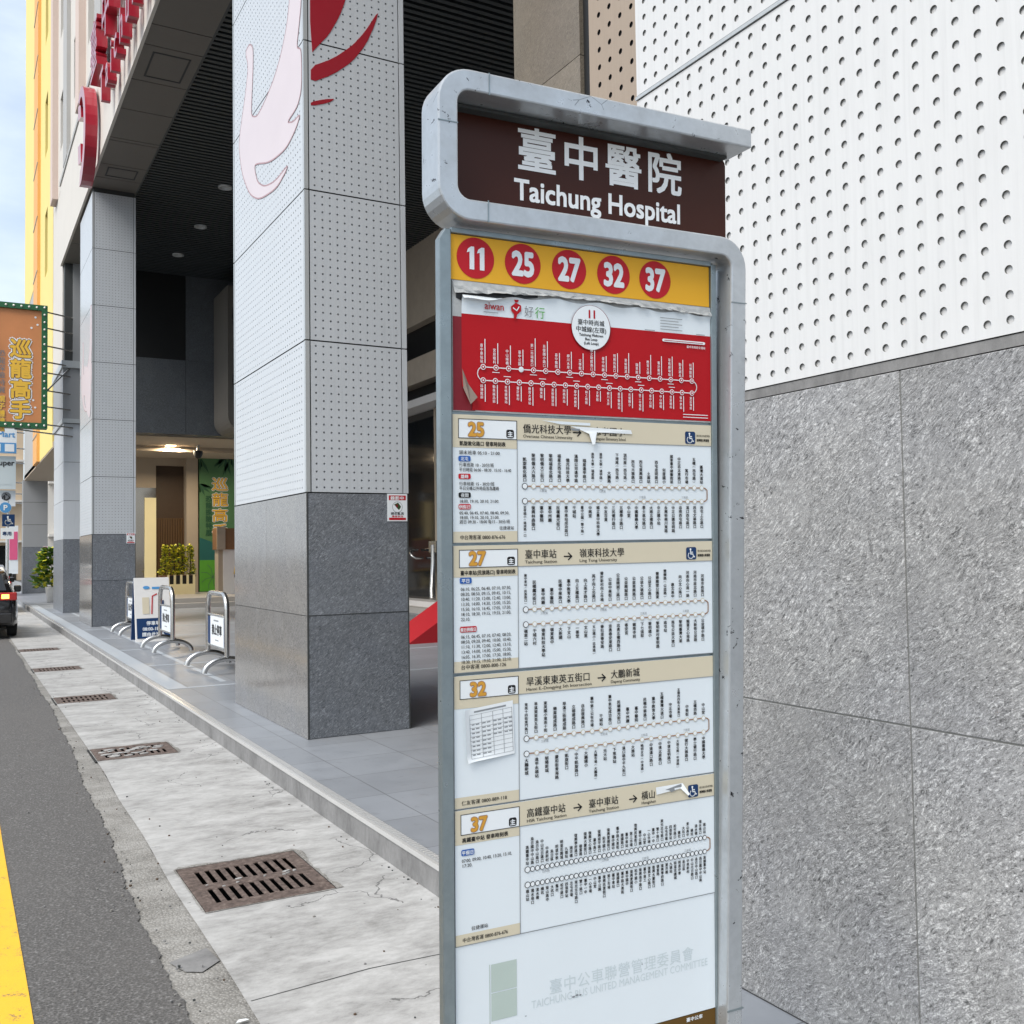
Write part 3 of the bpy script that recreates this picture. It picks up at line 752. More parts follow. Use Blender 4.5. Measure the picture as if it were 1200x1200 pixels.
# upper facade with punched windows
c = MB(); wins = []
floors = [(12.42, 13.6, 15.2), (15.9, 17.0, 18.9), (19.6, 20.7, 22.6), (23.3, 24.4, 26.3)]
wy = [8.5, 12.4, 16.3, 20.2, 24.0, 27.2, 31.0]
zprev = 12.42
for z0, za, zb in floors:
    c.box(2.66, 3.2, -6, 34, zprev, za, 'facade_beige')
    ylast = -6
    for y in wy:
        c.box(2.66, 3.2, ylast, y-.65, za, zb, 'facade_beige'); ylast = y+.65; wins.append((y, za, zb))
    c.box(2.66, 3.2, ylast, 34, za, zb, 'facade_beige'); zprev = zb
c.box(2.66, 3.2, -6, 34, zprev, 29, 'facade_beige'); c.box(2.6, 9, -6, 34, 29, 29.5, 'facade_grey')
c.box(3.2, 9, -6, 34, 12.42, 29, 'joint_dark')
c.box(2.66, 3.2, 30.9, 34, 7.2, 12.4, 'facade_beige')
fw = c.build('facade_wall', hosp)
c = MB()
for y in (10.3, 18.3, 25.5, 32.8): c.box(2.5, 2.66, y-.38, y+.38, 12.43, 29, 'facade_pink')
for y in (14.3, 22.1, 29.2): c.box(2.56, 2.66, y-.5, y+.5, 12.43, 29, 'facade_grey')
c.build('pilaster', fw)
for y, za, zb in wins:
    c = MB(); c.box(2.86, 2.9, y-.648, y+.648, za+.002, zb-.002, 'window_glass')
    w = c.build('window', fw)
    if y > 19:
        c = MB()
        c.box(2.83, 2.86, y-.648, y-.6, za+.002, zb-.002, 'steel_strip'); c.box(2.83, 2.86, y+.6, y+.648, za+.002, zb-.002, 'steel_strip'); c.box(2.83, 2.86, y-.02, y+.02, za+.05, zb-.05, 'steel_strip')
        c.build('window_frame', w)
# red channel letters on the fascia; reading direction runs towards -y
def letter(ch, y, z, size, depth, bold=.0):
    vs, fs, w = glyph(ch, bold); c = MB()
    f = lambda a, b, d: (2.6-.08-d, y-a*size, z+b*size)
    # boundary edges of the filled glyph give the side walls
    cnt = {}
    for p in fs:
        for a, b in zip(p, p[1:]+p[:1]): cnt[(a, b)] = cnt.get((a, b), 0)+1
    n = len(vs)
    V = [f(a, b, depth) for a, b in vs]+[f(a, b, 0) for a, b in vs]
    F = [list(p) for p in fs]+[[i+n for i in p[::-1]] for p in fs]
    for (a, b) in cnt:
        if (b, a) not in cnt: F.append([a, a+n, b+n, b])
    c.add(V, F, 'red_letter')
    c.box(2.51, 2.6, y-w*size*.5-.03, y-w*size*.5+.03, z+.3*size, z+.36*size, 'steel_strip')
    c.build('sign_letter', fascia, recalc=False); return w*size
yy = 21.2
for ch in '臺中醫院': letter(ch, yy, 11.15, 1.15, .2, .008); yy -= 1.75
yy = 20.0
for ch in 'Taichung Hospital':
    if ch == ' ': yy -= .35; continue
    yy -= letter(ch, yy, 10.2, .85, .16, .012)+.3
c = MB()   # arc emblem in front of the lettering
f = lambda u, v, d: (2.54-d, u, v-.38)
arc = [(22.75+.95*cos(radians(a)), 11.0+1.05*sin(radians(a))) for a in range(-100, 125, 12)]
arc2 = [(22.75+.62*cos(radians(a)), 11.05+.8*sin(radians(a))) for a in range(112, -100, -12)]
c.prism([(2*22.75-u, v) for u, v in arc+arc2], f, 0, .24, 'red_letter')
for a, b in ((11.55, 12.0), (10.55, 11.1)): c.prism([(23.0, a), (23.55, a+.12), (23.6, b), (23.1, b-.1)], f, 0, .2, 'red_letter')
c.build('sign_emblem', fascia)

# small notices on the columns
def notice(loc, label):
    t = thing('warning_notice', label, 'notice', loc, 'surveillance notices on the columns', world_parts=False)
    c = MB(); c.box(0, .188, -.004, 0, 0, .242, 'p_white'); c.build('plate', t)
    c = MB(); p = Print(c, lambda u, v, d: (u, -.0042-d, v), .0006)
    p.rect(.013, .175, .186, .228, 'p_circle', 1); p.text('錄影中', .094, .191, .036, 'p_white', 2, .02, 1.2, 'c')
    p.disc(.094, .125, .049, 'p_grey', 1); p.disc(.094, .125, .045, 'p_white', 2)
    p.poly([(.062, .148), (.10, .165), (.128, .128), (.108, .098), (.088, .118)], 'leaf_dark', 3); p.poly([(.075, .14), (.092, .152), (.1, .13), (.088, .118)], 'p_darkred', 4)
    p.text('請勿亂丟', .094, .058, .026, 'p_black', 1, .02, 1.2, 'c'); p.text('違者依法', .094, .036, .018, 'p_circle', 1, .02, 1.5, 'c')
    p.rect(.013, .175, .010, .031, 'p_circle', 1)
    c.build('print', t); return t
n1 = notice((3.31, 8.084, 1.83), 'red and white video surveillance notice at the top of the nearest granite column base')
copy_tree(n1, (3.40, 23.88, 1.86), 'small pale notice on the second granite column, behind the steel barriers')
copy_tree(n1, (3.42, 48.66, 1.85), 'tiny pale notice on the plain grey pillar farthest down the arcade')

# =================================================================== YELLOW BUILDING NEXT DOOR
yb = thing('yellow_building', 'tall yellow building with an orange vertical band and a low arcade, beyond the hospital', 'building', (2.65, 41, 0))
c = MB()
zs = [5.05, 8.0, 10.0, 12.4, 14.4, 16.4, 18.4, 20.4, 22.4, 30]
def facade_seg(mb, ya, yb_, m, slots, x=2.65):
    zprev = 5.05
    for za, zb in slots:
        mb.box(x, 3.2, ya, yb_, zprev, za, m); mid = (ya+yb_)/2
        mb.box(x, 3.2, ya, mid-.55, za, zb, m); mb.box(x, 3.2, mid+.55, yb_, za, zb, m); zprev = zb
    mb.box(x, 3.2, ya, yb_, zprev, 32, m)
S = [(7.0, 9.2), (11.2, 13.4), (15.4, 17.4), (19.4, 21.4), (23.4, 25.4)]
facade_seg(c, 34.02, 39.4, 'facade_yellow', S)
c.box(2.55, 3.2, 39.4, 41.4, 5.05, 32, 'facade_orange')
c.box(2.65, 3.2, 41.4, 48.6, 12.2, 32, 'facade_yellow'); c.box(2.66, 3.2, 41.4, 48.6, 5.05, 12.2, 'facade_grey')
c.box(3.2, 12, 34.02, 48.6, 5.2, 32, 'joint_dark')
wl = c.build('wall', yb)
c = MB()
for k in range(13): c.box(2.53, 2.56, 39.4, 41.4, 6+2*k, 6.05+2*k, 'facade_grey')
c.build('floor_line', wl)
for za, zb in S:
    c = MB(); c.box(2.85, 2.9, 36.16, 37.26, za+.002, zb-.002, 'window_glass'); c.build('window', wl)
c = MB(); c.box(2.66, 12, 33.65, 48.6, 5.0, 5.2, 'beige_panel'); c.build('arcade_soffit', yb)
c = MB(); c.box(2.62, 3.62, 48.66, 49.6, .003, 2.05, 'granite_column'); 
for k in range(3): c.box(2.625, 3.615, 48.665, 49.6, 2.06+1.0*k, 2.06+1.0*k+.985, 'pillar_grey')
c.box(2.63, 3.6, 48.68, 49.6, 0, 5.05, 'joint_dark'); c.build('pillar', yb)

# =================================================================== BUS STOP SIGN
EUL = (radians(-3.3745), radians(1.8622), radians(-.3485)); H = 2.33
Rm = Matrix.Rotation(EUL[0], 4, 'Z') @ Matrix.Rotation(EUL[1], 4, 'X') @ Matrix.Rotation(EUL[2], 4, 'Y')
SM = Matrix.Translation((.837, 1.7079, 2.1702)) @ Rm @ Matrix.Translation((0, 0, -H))
sign = thing('bus_stop_sign', 'tall grey metal bus stop sign with timetables under a maroon name board', 'bus stop sign', world_parts=False, mat=SM)
OFF = (0, 0, H)
# S-shaped frame: one flat tube that wraps the name board and becomes the right post
def arcpts(cx, cz, r, a0, a1, n=8): return [(cx+r*cos(radians(a0+(a1-a0)*k/n)), cz+r*sin(radians(a0+(a1-a0)*k/n))) for k in range(n+1)]
path = [(.712, .288), (.35, .289)]+arcpts(.026, .244, .046, 90, 180)+arcpts(.026, .085, .046, 180, 270)+[(.3, .040)]+arcpts(.627, -.006, .046, 90, 0)+[(.645, -1.65), (.634, -2.33)]
def ribbon(mb, path, w, y0, y1, m):
    P = [Vector((a, b)) for a, b in path]; L = []; R_ = []
    for i, p in enumerate(P):
        t = (P[min(i+1, len(P)-1)]-P[max(i-1, 0)]).normalized(); nrm = Vector((-t.y, t.x))*w/2
        L.append(p+nrm); R_.append(p-nrm)
    n = len(P); vs = []
    for q in (L, R_):
        for y in (y0, y1): vs += [(v.x, y, v.y) for v in q]
    # L0=0..n L1=n.. R0=2n R1=3n
    fs = []; sm = []
    for i in range(n-1):
        fs += [(i, i+1, 2*n+i+1, 2*n+i), (n+i, 3*n+i, 3*n+i+1, n+i+1)]
        sm += [(i, n+i, n+i+1, i+1), (2*n+i, 2*n+i+1, 3*n+i+1, 3*n+i)]
    fs += [(0, 2*n, 3*n, n), (n-1, 2*n-1, 4*n-1, 3*n-1)]
    mb.add(vs, fs+sm, m)
c = MB(OFF); ribbon(c, path, .041, -.04, .05, 'galvanised')
fr = c.build('sign_frame', sign, bevel=.0035)
for x0_, x1_, z0_, z1_ in ((.0655, .068, .2675, .3105), (-.041, .0, .2015, .2035), (.062, .0645, .0185, .0615), (.6515, .6935, -.083, -.081), (.6245, .668, -1.635, -1.631)):
    c = MB(OFF); c.box(x0_, x1_, -.0412, -.0395, z0_, z1_, 'galvanised_post'); c.build('weld_seam', fr)
c = MB(OFF)
c.prism([(-.027, -2.33), (-.002, -2.33), (-.002, .008), (-.014, .008), (-.027, -.013)], lambda u, v, d: (u, d, v), -.008, .014, 'galvanised_post')
c.build('post', sign, bevel=.002)
c = MB(OFF)
c.box(-.0015, .634, .002, .014, -2.0, .012, 'galvanised_post'); c.box(.622, .636, -.007, .016, -2.0, .006, 'galvanised_post'); c.box(-.0015, .622, -.007, .0015, .001, .012, 'galvanised_post')
c.box(.6365, .6445, .004, .02, -2.0, .0, 'joint_dark')
c.build('panel_tray', sign, bevel=.0015)
c = MB(OFF); c.box(-.15, .85, -.2, .2, -2.345, -2.325, 'galvanised_post')
for a in (-.11, .81):
    for b in (-.16, .16): c.lathe(a, b, [(0, -2.3), (.018, -2.3), (.018, -2.326)], 'steel', 6)
c.build('base_plate', sign)
# name board
c = MB(OFF)
rc = [(0, .055), (.704, .055), (.704, .245)]+arcpts(.684, .252, .02, 0, 90, 4)+[(0, .272)]
c.prism(rc, lambda u, v, d: (u, d, v), .0445, .0495, 'p_maroon')
nb = c.build('name_board', sign)
c = MB(OFF); c.box(-.0, .69, .02, .044, .261, .2672, 'joint_dark'); c.build('dark_channel', nb)  # dark channel strip just under the top bar
c = MB(OFF); p = Print(c, lambda u, v, d: (u, .0444-d, v), .0004)
for k, ch in enumerate('臺中醫院'): p.text(ch, .166+k*.1065, .174, .097, 'p_letter', 2, .017)
p.text('Taichung Hospital', .161, .1035, .0615, 'p_letter', 2, .021, width=.416)
c.build('lettering', nb)
fm = lambda u, v, d: (u, -d, v)
# yellow route strip
c = MB(OFF); c.box(0, .6205, -.001, .0018, -.0885, .0, 'p_yellow'); ys_ = c.build('route_strip', sign)
c = MB(OFF); p = Print(c, lambda u, v, d: (u, -.0012-d, v))
for u, tx in ((.0525, '11'), (.157, '25'), (.264, '27'), (.3715, '32'), (.4765, '37')):
    p.disc(u, -.0425, .0405, 'p_circle', 1, 36)
    if tx == '11':
        for du in (-.0135, .0085): p.poly([(u+du-.003, -.0255), (u+du+.004, -.0205), (u+du+.0105, -.0205), (u+du+.0105, -.0655), (u+du+.0005, -.0655), (u+du+.0005, -.031), (u+du-.0055, -.033)], 'p_white', 2)
    else: p.text(tx, u, -.0655, .066, 'p_white', 2, .045, .78, 'c')
c.build('route_numbers', ys_)
# red tourist route poster, curled and torn
def wob(u, v): return .0016*(sin(u*31+1)+sin(u*57+v*40)+sin(v*90+u*13))
c = MB(OFF); c.box(.002, .6215, -.0012, .0016, -.3455, -.0895, 'p_torn'); c.box(.003, .05, -.0017, -.0012, -.344, -.1605, 'p_darkred')
old = c.build('poster_backing', sign)
c = MB(OFF); NU, NV = 56, 26
vs = []; U0, U1, V0, V1 = .0215, .6225, -.3425, -.109
for j in range(NV+1):
    for i in range(NU+1):
        u = U0+(U1-U0)*i/NU; v = V0+(V1-V0)*j/NV
        top = (V1-v); curl = math.exp(-top/.006)*(.003+.0015*sin(u*22))+.010*math.exp(-top/.012)*max(0, 1-u/.2)
        corner = max(0, 1-math.hypot((u-U0)/.03, (v-V0)/.07))
        lift = .0018+curl+.012*corner**1.5
        if top < .006: v -= .022*max(0, 1-u/.2)-.003*sin(u*61)
        vs.append((u, -lift, v))
fs_w = []; fs_r = []
for j in range(NV):
    for i in range(NU):
        q = (j*(NU+1)+i, j*(NU+1)+i+1, (j+1)*(NU+1)+i+1, (j+1)*(NU+1)+i)
        zc = V0+(V1-V0)*(j+.5)/NV
        if i < 1 and j < 5 or i < 2 and j < 3: continue
        (fs_w if zc > -.158 else fs_r).append(q)
c.add(vs, fs_w, 'p_paper', True); b0 = len(c.v)
c.add(vs, fs_r, 'p_red', True)
poster = c.build('route_poster', sign, recalc=False)
c = MB(OFF)   # crumpled torn strip along the top and the folded flap
NU2 = 60; vs = []; fs = []
random.seed(3)
for i in range(NU2+1):
    u = .004+(.618)*i/NU2
    tt = i/NU2; wd = (.012*(1-tt/.35) if tt < .35 else 0)+.011+(.006*(tt-.6)/.4 if tt > .6 else 0); jr = lambda a: (random.random()-.5)*a
    vs += [(u, -.0024, -.0915+jr(.001)), (u, -.004+jr(.003), -.0925-wd*.35+jr(.003)), (u, -.0065+jr(.006), -.0925-wd*.7+jr(.003)), (u, -.009+jr(.008), -.0925-wd+jr(.0035))]
    if i:
        for k in range(3): fs.append((4*i-4+k, 4*i+k, 4*i+k+1, 4*i-3+k))
c.add(vs, fs, 'p_torn')
c.add([(.010, -.0022, -.1245), (.03, -.0022, -.132), (.085, -.0026, -.1245), (.19, -.0026, -.1085), (.19, -.0026, -.103), (.010, -.0022, -.112)], [(0, 1, 2, 3, 4, 5)], 'black_void')  # black patch paints the shadow beneath the curled strip
c.add([(.0225, -.002, -.262), (.0235, -.004, -.3), (.034, -.016, -.333), (.051, -.011, -.318), (.046, -.004, -.307), (.035, -.003, -.292)], [(0, 1, 2, 5), (5, 2, 3, 4)], 'p_flapback')
c.build('torn_edge', poster, recalc=False)
c = MB(OFF); p = Print(c, lambda u, v, d: (u, -.0042-d, v), .0004)
p.text('aiwan', .070, -.1415, .021, 'p_red', 1, .01, .9); p.rect(.068, .1, -.148, -.1465, 'p_grey', 1)
p.poly([(.128, -.132), (.139, -.123), (.151, -.128), (.151, -.139), (.142, -.147), (.139, -.157), (.134, -.157), (.135, -.146), (.129, -.141)], 'p_red', 1); p.disc(.1405, -.118, .005, 'p_red', 1, 8)
p.stroke([(.133, -.134), (.141, -.139), (.146, -.131)], .002, 'p_white', 2)
p.text('好', .158, -.1475, .024, 'p_grey', 1, 0, .9); p.text('行', .182, -.1485, .025, 'p_green', 1, 0, .95)
for k in range(5): p.rect(.487, .545-.01*(k % 2), -.124-.0062*k, -.1226-.0062*k, 'p_grey', 1)
p.rect(.447, .473, -.1535, -.152, 'p_grey', 1); p.rect(.582, .606, -.1535, -.152, 'p_grey', 1)
p.disc(.314, -.160, .0475, 'p_darkred', 1, 40); p.disc(.3135, -.1595, .0462, 'p_white', 2, 40)
p.text('11', .3135, -.1395, .0235, 'p_red', 3, .035, 1, 'c'); p.text('臺中時尚城', .3135, -.154, .0128, 'p_black', 3, .015, 1, 'c'); p.text('中城線(左環)', .3135, -.1685, .0128, 'p_black', 3, .015, 1, 'c')
for k, tx in enumerate(('Taichung Midtown', 'Bus Loop', '(Left Loop)')): p.text(tx, .3135, -.178-.0085*k, .0078, 'p_black', 3, .02, 1, 'c')
TOP11 = ['臺中車站', '宮原眼科', '中山綠橋', '臺中公園', '第二市場', '光復國小', '臺中醫院', '柳川水岸', '文學館', '林之助館', '臺中州廳', '刑務所', '美術園道', '國美館', '教育大學', '審計新村', '草悟廣場', '勤美誠品', '科博館前']
BOT11 = TOP11[::-1]+['演武場']
def pathpill(z0, z1, x0, x1, w, m, L):
    r_ = (z0-z1)/2; zc = (z0+z1)/2
    pts = [(x0, z0), (x1, z0)]+[(x1+r_*cos(radians(a)), zc+r_*sin(radians(a))) for a in range(75, -90, -15)]+[(x1, z1), (x0, z1)]+[(x0-r_*.9*cos(radians(a)), zc-r_*sin(radians(a))) for a in range(75, -90, -15)]+[(x0, z0)]
    p.stroke(pts, w, m, L)
pathpill(-.2565, -.283, .066, .569, .0018, 'p_white', 1)
random.seed(5)
for k, nm in enumerate(TOP11):
    u = .066+.503*k/18; p.disc(u, -.2565, .0058, 'p_white', 2, 12); p.disc(u, -.2565, .0042, 'p_white' if k == 3 else 'p_red', 3, 10); p.disc(u, -.2565, .002, 'p_white', 4, 6)
    s_ = nm+random.choice(['', '', '站', '路口']); p.vtext(s_, u-.003, -.249, .0078, 'p_white', 1, .012, 'bottom', .9); p.rect(u+.0035, u+.0052, -.249, -.249+len(s_)*.0078+random.random()*.012, 'p_white', 1)
    if k % 3 == 1: p.rect(u-.008, u+.008, -.2665, -.2652, 'p_white', 1)
for k, nm in enumerate(BOT11):
    u = .066+.503*k/19; p.disc(u, -.283, .0058, 'p_white', 2, 12); p.disc(u, -.283, .0042, 'p_red', 3, 10); p.disc(u, -.283, .002, 'p_white', 4, 6)
    s_ = nm+random.choice(['', '', '站', '前']); p.vtext(s_, u-.003, -.2905, .0072, 'p_white', 1, .012, 'top', .9); p.rect(u+.0035, u+.0052, -.2905-len(s_)*.0072-random.random()*.006, -.2905, 'p_white', 1)
    if k % 3 == 2: p.rect(u-.008, u+.008, -.2735, -.2722, 'p_white', 1)
p.rrect(.492, .606, -.1745, -.1685, .003, 'p_white', 1); p.rect(.497, .60, -.1722, -.171, 'p_red', 2); p.text('臺中市政府交通局', .556, -.184, .0062, 'p_white', 1, .01, 1, 'l')
for k in range(2): p.rect(.545, .612, -.331-.006*k, -.3295-.006*k, 'p_white', 1)
c.build('lettering', poster)
# the four timetable panels
R25T = '凱旋敦化路口 黎明僑大六路口 黎明僑大三街口 黎明福星北路口 福星北西屯路口 僑光科技大學 漢翔公司逢甲路 福星逢甲路口 逢甲大學(福星路) 逢甲大學(逢甲路) 大鵬路 下港尾(西屯路) 頂何厝(西屯路) 西屯大墩路口 西屯東興路口 土庫站 西屯忠明路口 何厝國小 國軍臺中總醫院前 中正忠太東路口 篤行市場 五權(西屯路) 臺灣大道站'.split()
R25B = '忠孝國小(建成路)口 復興林森路口 臺中醫院 臺中州廳 民權繼光街口 臺中車站成功路口 干城站 臺中公園(雙十路) 中興堂 國立臺中科技大學 中友百貨 三民健行路口 五權學士路口 中山堂 中國醫藥大學 學士進化路口 大雅五權路口 中正國小站 永興街梅川東路 中正公園忠明路 忠明西屯路口 漢口西屯路口 西屯文華路口 西屯上石路口'.split()
R27T = '臺中車站(民族路口) 民權繼光街口 臺中州廳 臺中醫院 民權中華路口 臺中教育大學 向上五權路口 向上英才路口 英才向上北路口 審計新村向上市場 公益中美街口 公益精誠三路口 公益精誠路口 公益東興路口 公益大墩路口 公益文心路口 豐樂雕塑公園東 豐樂路(公益路) 惠文高中 向心文心路口 河南向心南一路 河南市政北路口 河南市政路口'.split()
R27B = '嶺東二站 干城六村 嶺東科技大學站 嶺東高中 大新國 下文山 一善堂 文山里 文山國小(忠勇路) 春社里春安路 忠勇春安東路口 忠勇五權西路口 春安宮 鎮南寺前 下七張犁 黎明國小 黎明新村黎明路 南屯站 南屯公益大墩口 黎明臺灣大道 龍富文心南路 大新街公益路 公益環中路口'.split()
R32T = '東英十四街東門路口 旱溪東東英五街口 東英國小東英十街 樂業建成路口 旱溪三街建成路 立德建成路口 自由復興路口 臺中第三公有市場 干城站 臺中車站成功路口 民權繼光街口 臺中州廳 臺中醫院 民權中華路口 臺中教育大學 五權臺灣大道口 中正市場 五權西四街大業路口 中美街 五權西路 中山堂'.split()
R32B = '大鵬新城 逢甲永福站 朝陽新城 慶和街青海路 凱旋街口 中平凱旋路口 大鵬國小 大鵬市場(大鵬路) 光大站 下東海站 漢口路中平九街口 大雅站 曉明女中(中清路) 中清漢口路口 中清太原路口 中清忠明路口 大雅公館(中清路) 健行大雅路口 學士健行路口 中國醫藥大學'.split()
pool37 = '高鐵臺中站 烏日國中中山路 烏日中山路口 中山光日路口 中泉新村 烏日區 明道中學 明道花園城 九德站 潮洋橋 復興學府路口 德富路 復興大慶街口 復興文心路口 臺中高工 復興南平路口 和平國小 復興愛國街口 臺中國中 臺中路大勇街 建國路口 臺中車站 第三市場 復興民意街口 臺中公園 中山堂 一心市場 臺中一中 雙十路口 東光北屯路口 北屯市場 四張犁站 松竹路口 舊社 大坑口 東山高中 橫坑 清水橋 濁水巷口 橫山站'.split()
secs = [
 dict(n='25', t=-.352, h=-.3985, b=-.6035, l1=-.491, l2=-.521, T=R25T, B=R25B, sub='凱旋敦化路口 發車時刻表', foot='中台灣客運 0800-876-676',
      hd=[('僑光科技大學', 'Overseas Chinese University', .154, .112), ('→', '', .270, 0), ('忠孝國小', 'Zhongxiao Elementary School', .318, .078)]),
 dict(n='27', t=-.6085, h=-.652, b=-.8565, l1=-.739, l2=-.769, T=R27T, B=R27B, sub='臺中車站(民族路口) 發車時刻表', foot='台中客運 0800-800-126',
      hd=[('臺中車站', 'Taichung Station', .156, .073), ('→', '', .246, 0), ('嶺東科技大學', 'Ling Tung University', .282, .110)]),
 dict(n='32', t=-.8625, h=-.908, b=-1.1205, l1=-.998, l2=-1.0285, T=R32T, B=R32B, sub='', foot='仁友客運 0800-889-118',
      hd=[('旱溪東東英五街口', 'Hanxi E.-Dongying 5th Intersection', .157, .15), ('→', '', .325, 0), ('大鵬新城', 'Dapeng Community', .356, .073)]),
 dict(n='37', t=-1.123, h=-1.1715, b=-1.386, l1=-1.260, l2=-1.2905, T=pool37, B=pool37[::-1], sub='高鐵臺中站 發車時刻表', foot='中台灣客運 0800-876-676',
      hd=[('高鐵臺中站', 'HSR Taichung Station', .156, .09), ('→', '', .265, 0), ('臺中車站', 'Taichung Station', .300, .073), ('→', '', .4, 0), ('橫山', 'Hengshan', .430, .036)])]
for S_ in secs:
    c = MB(OFF); c.box(.001, .6215, -.0022-.0006*(S_['n'] in '2737'), .0016, S_['b']+.001, S_['t'], 'p_paper'); yb0 = -.0022-.0006*(S_['n'] in '2737')
    pn = c.build('timetable_panel', sign)
    c = MB(OFF); p = Print(c, lambda u, v, d: (u, yb0-.0001-d, v), .0004)
    t_, h_, b_ = S_['t'], S_['h'], S_['b']; xc = .1405
    p.rect(.001, .6215, h_, t_, 'p_beige', 1); p.rect(.001, xc, h_-.018, h_, 'p_beige', 1); p.rect(.001, xc, b_+.001, b_+.0225, 'p_beige', 1)
    p.rect(.0135, xc-.0015, h_+.0008, t_-.009, 'p_white', 2); p.frame(.0125, xc, h_, t_-.008, .0013, 'p_black', 3)
    p.rect(xc, .6215, h_-.0007, h_+.0007, 'p_grey', 3); p.rect(xc-.0007, xc+.0007, b_, h_, 'p_grey', 3); p.rect(.001, .6215, b_, b_+.0012, 'p_grey', 3)
    u0 = .0335
    p.text(S_['n'], u0, h_+.0055, .037, 'p_brownline', 3, .075, .95); p.text(S_['n'], u0, h_+.0055, .037, 'p_amber', 4, .036, .95)
    p.rrect(.1165, .1335, h_+.003, h_+.02, .004, 'p_black', 3); p.text('主', .125, h_+.0062, .0125, 'p_white', 4, .03, 1, 'c')
    if S_['sub']: p.text(S_['sub'], .015, h_-.0135, .0098, 'p_black', 3, .02, width=.1 if len(S_['sub']) < 16 else .12)
    p.text(S_['foot'], .015, b_+.0075, .0098, 'p_black', 3, .012, width=.098)
    for cn, en, u, w in S_['hd']:
        if cn == '→':
            zc = (t_+h_)/2-.004; p.stroke([(u, zc), (u+.017, zc)], .0026, 'p_black', 3); p.stroke([(u+.010, zc+.007), (u+.018, zc), (u+.010, zc-.007)], .0026, 'p_black', 3)
        else:
            p.text(cn, u, h_+.0165, .0195, 'p_black', 3, .012, width=w); p.text(en, u, h_+.0055, .0088, 'p_black', 3, .008, width=min(w*1.02, .0046*len(en)))
    if S_['n'] != '32':
        p.rrect(.551, .578, h_+.004, h_+.031, .004, 'p_navy', 3); p.wheelchair(.564, h_+.0065, .0225, 'p_white', 4)
        p.text('部分班次為低地板', .5815, h_+.0205, .0052, 'p_black', 3, .01, width=.036); p.text('無障礙公車服務', .5815, h_+.0105, .0062, 'p_black', 3, .03, width=.034)
    NT_, NB_ = len(S_['T']), len(S_['B']); dense = S_['n'] == '37'
    xa, xb = .157, .594
    for nm, N_, lz, al in ((S_['T'], NT_, S_['l1'], 'bottom'), (S_['B'], NB_, S_['l2'], 'top')):
        p.rect(xa, xb, lz-.0013, lz+.0013, 'p_grey' if dense else 'p_brownline', 3)
        for k in range(N_):
            u = xa+(xb-xa)*k/(N_-1); r_ = .0052 if k == 0 else .0042
            p.disc(u, lz, r_+.0013, 'p_black' if k == 0 or dense else 'p_beige', 4, 12); p.disc(u, lz, r_, 'p_white', 5, 12)
            sz = min(.0083 if not dense else .0079, .063/len(nm[k]))
            p.vtext(nm[k], u, lz+(.009 if al == 'bottom' else -.009), sz, 'p_black', 3, .02, al, 1.1 if not dense else .98)
    zc = (S_['l1']+S_['l2'])/2; rr = (S_['l1']-S_['l2'])/2
    p.stroke([(xb+.005, S_['l1'])]+[(xb+.005+.010*min(1, 1.3*cos(radians(a))), zc+rr*sin(radians(a))) for a in range(80, -81, -20)]+[(xb+.005, S_['l2'])], .0026, 'p_brownline', 3)
    for u in (.19, .33, .43, .54): p.text('三民區', u, zc+(.004 if u < .4 else -.008), .0058, 'p_grey', 3, 0)
    if S_['n'] == '25':
        p.text('頭末班車 05:10 - 21:00', .014, -.4295, .0088, 'p_black', 3, .01, width=.088)
        for k, (z, m_, tx) in enumerate(((-.4435, 'p_blue', '北屯'), (-.4782, 'p_circle', '離峰'), (-.5148, 'p_black', '夜間'), (-.5375, 'p_circle', '例假日'))):
            p.rrect(.0125, .0385, z, z+.0105, .003, m_, 3); p.text(tx, .0255, z+.0018, .0082, 'p_white', 4, .015, 1, 'c')
        for z, tx, w in ((-.4535, '行車班距 10 - 20分/班', .075), (-.463, '平日時段 06:00 - 08:30 . 15:10 - 16:40', .113), (-.4905, '行車班距 15 - 30分/班', .076), (-.4995, '平日尖峰以外時段皆為離峰', .086), (-.5245, '18:00, 19:10, 20:10, 21:00.', .086), (-.5475, '05:40, 06:45, 07:40, 08:40, 09:30,', .108), (-.5565, '18:00, 19:10, 20:10, 21:00.', .086), (-.565, '週日 09:30 - 18:00 每15 - 30分/班', .11)):
            p.text(tx, .014, z, .0085, 'p_black', 3, .01, width=w)
        p.text('往捷運站', .1, -.5775, .008, 'p_black', 3, .01)
    if S_['n'] == '27':
        p.rrect(.0135, .039, -.6825, -.671, .003, 'p_blue', 3); p.text('平日', .0262, -.6805, .0088, 'p_white', 4, .02, 1, 'c')
        L1 = '06:10, 06:25, 06:40, 07:10, 07:30,|08:20, 08:50, 09:15, 09:45, 10:15,|10:40, 11:20, 12:00, 12:40, 13:00,|13:30, 14:00, 14:30, 15:00, 15:20,|15:50, 16:10, 16:45, 17:05, 17:30,|18:10, 18:30, 19:15, 19:55, 21:00,|22:10.'.split('|')
        for k, tx in enumerate(L1): p.text(tx, .0155, -.6965-.0098*k, .0092, 'p_black', 3, .008, width=.109 if len(tx) > 9 else .02)
        p.rrect(.0135, .049, -.7775, -.766, .003, 'p_circle', 3); p.text('假日例假日', .0312, -.7752, .0078, 'p_white', 4, .02, .85, 'c')
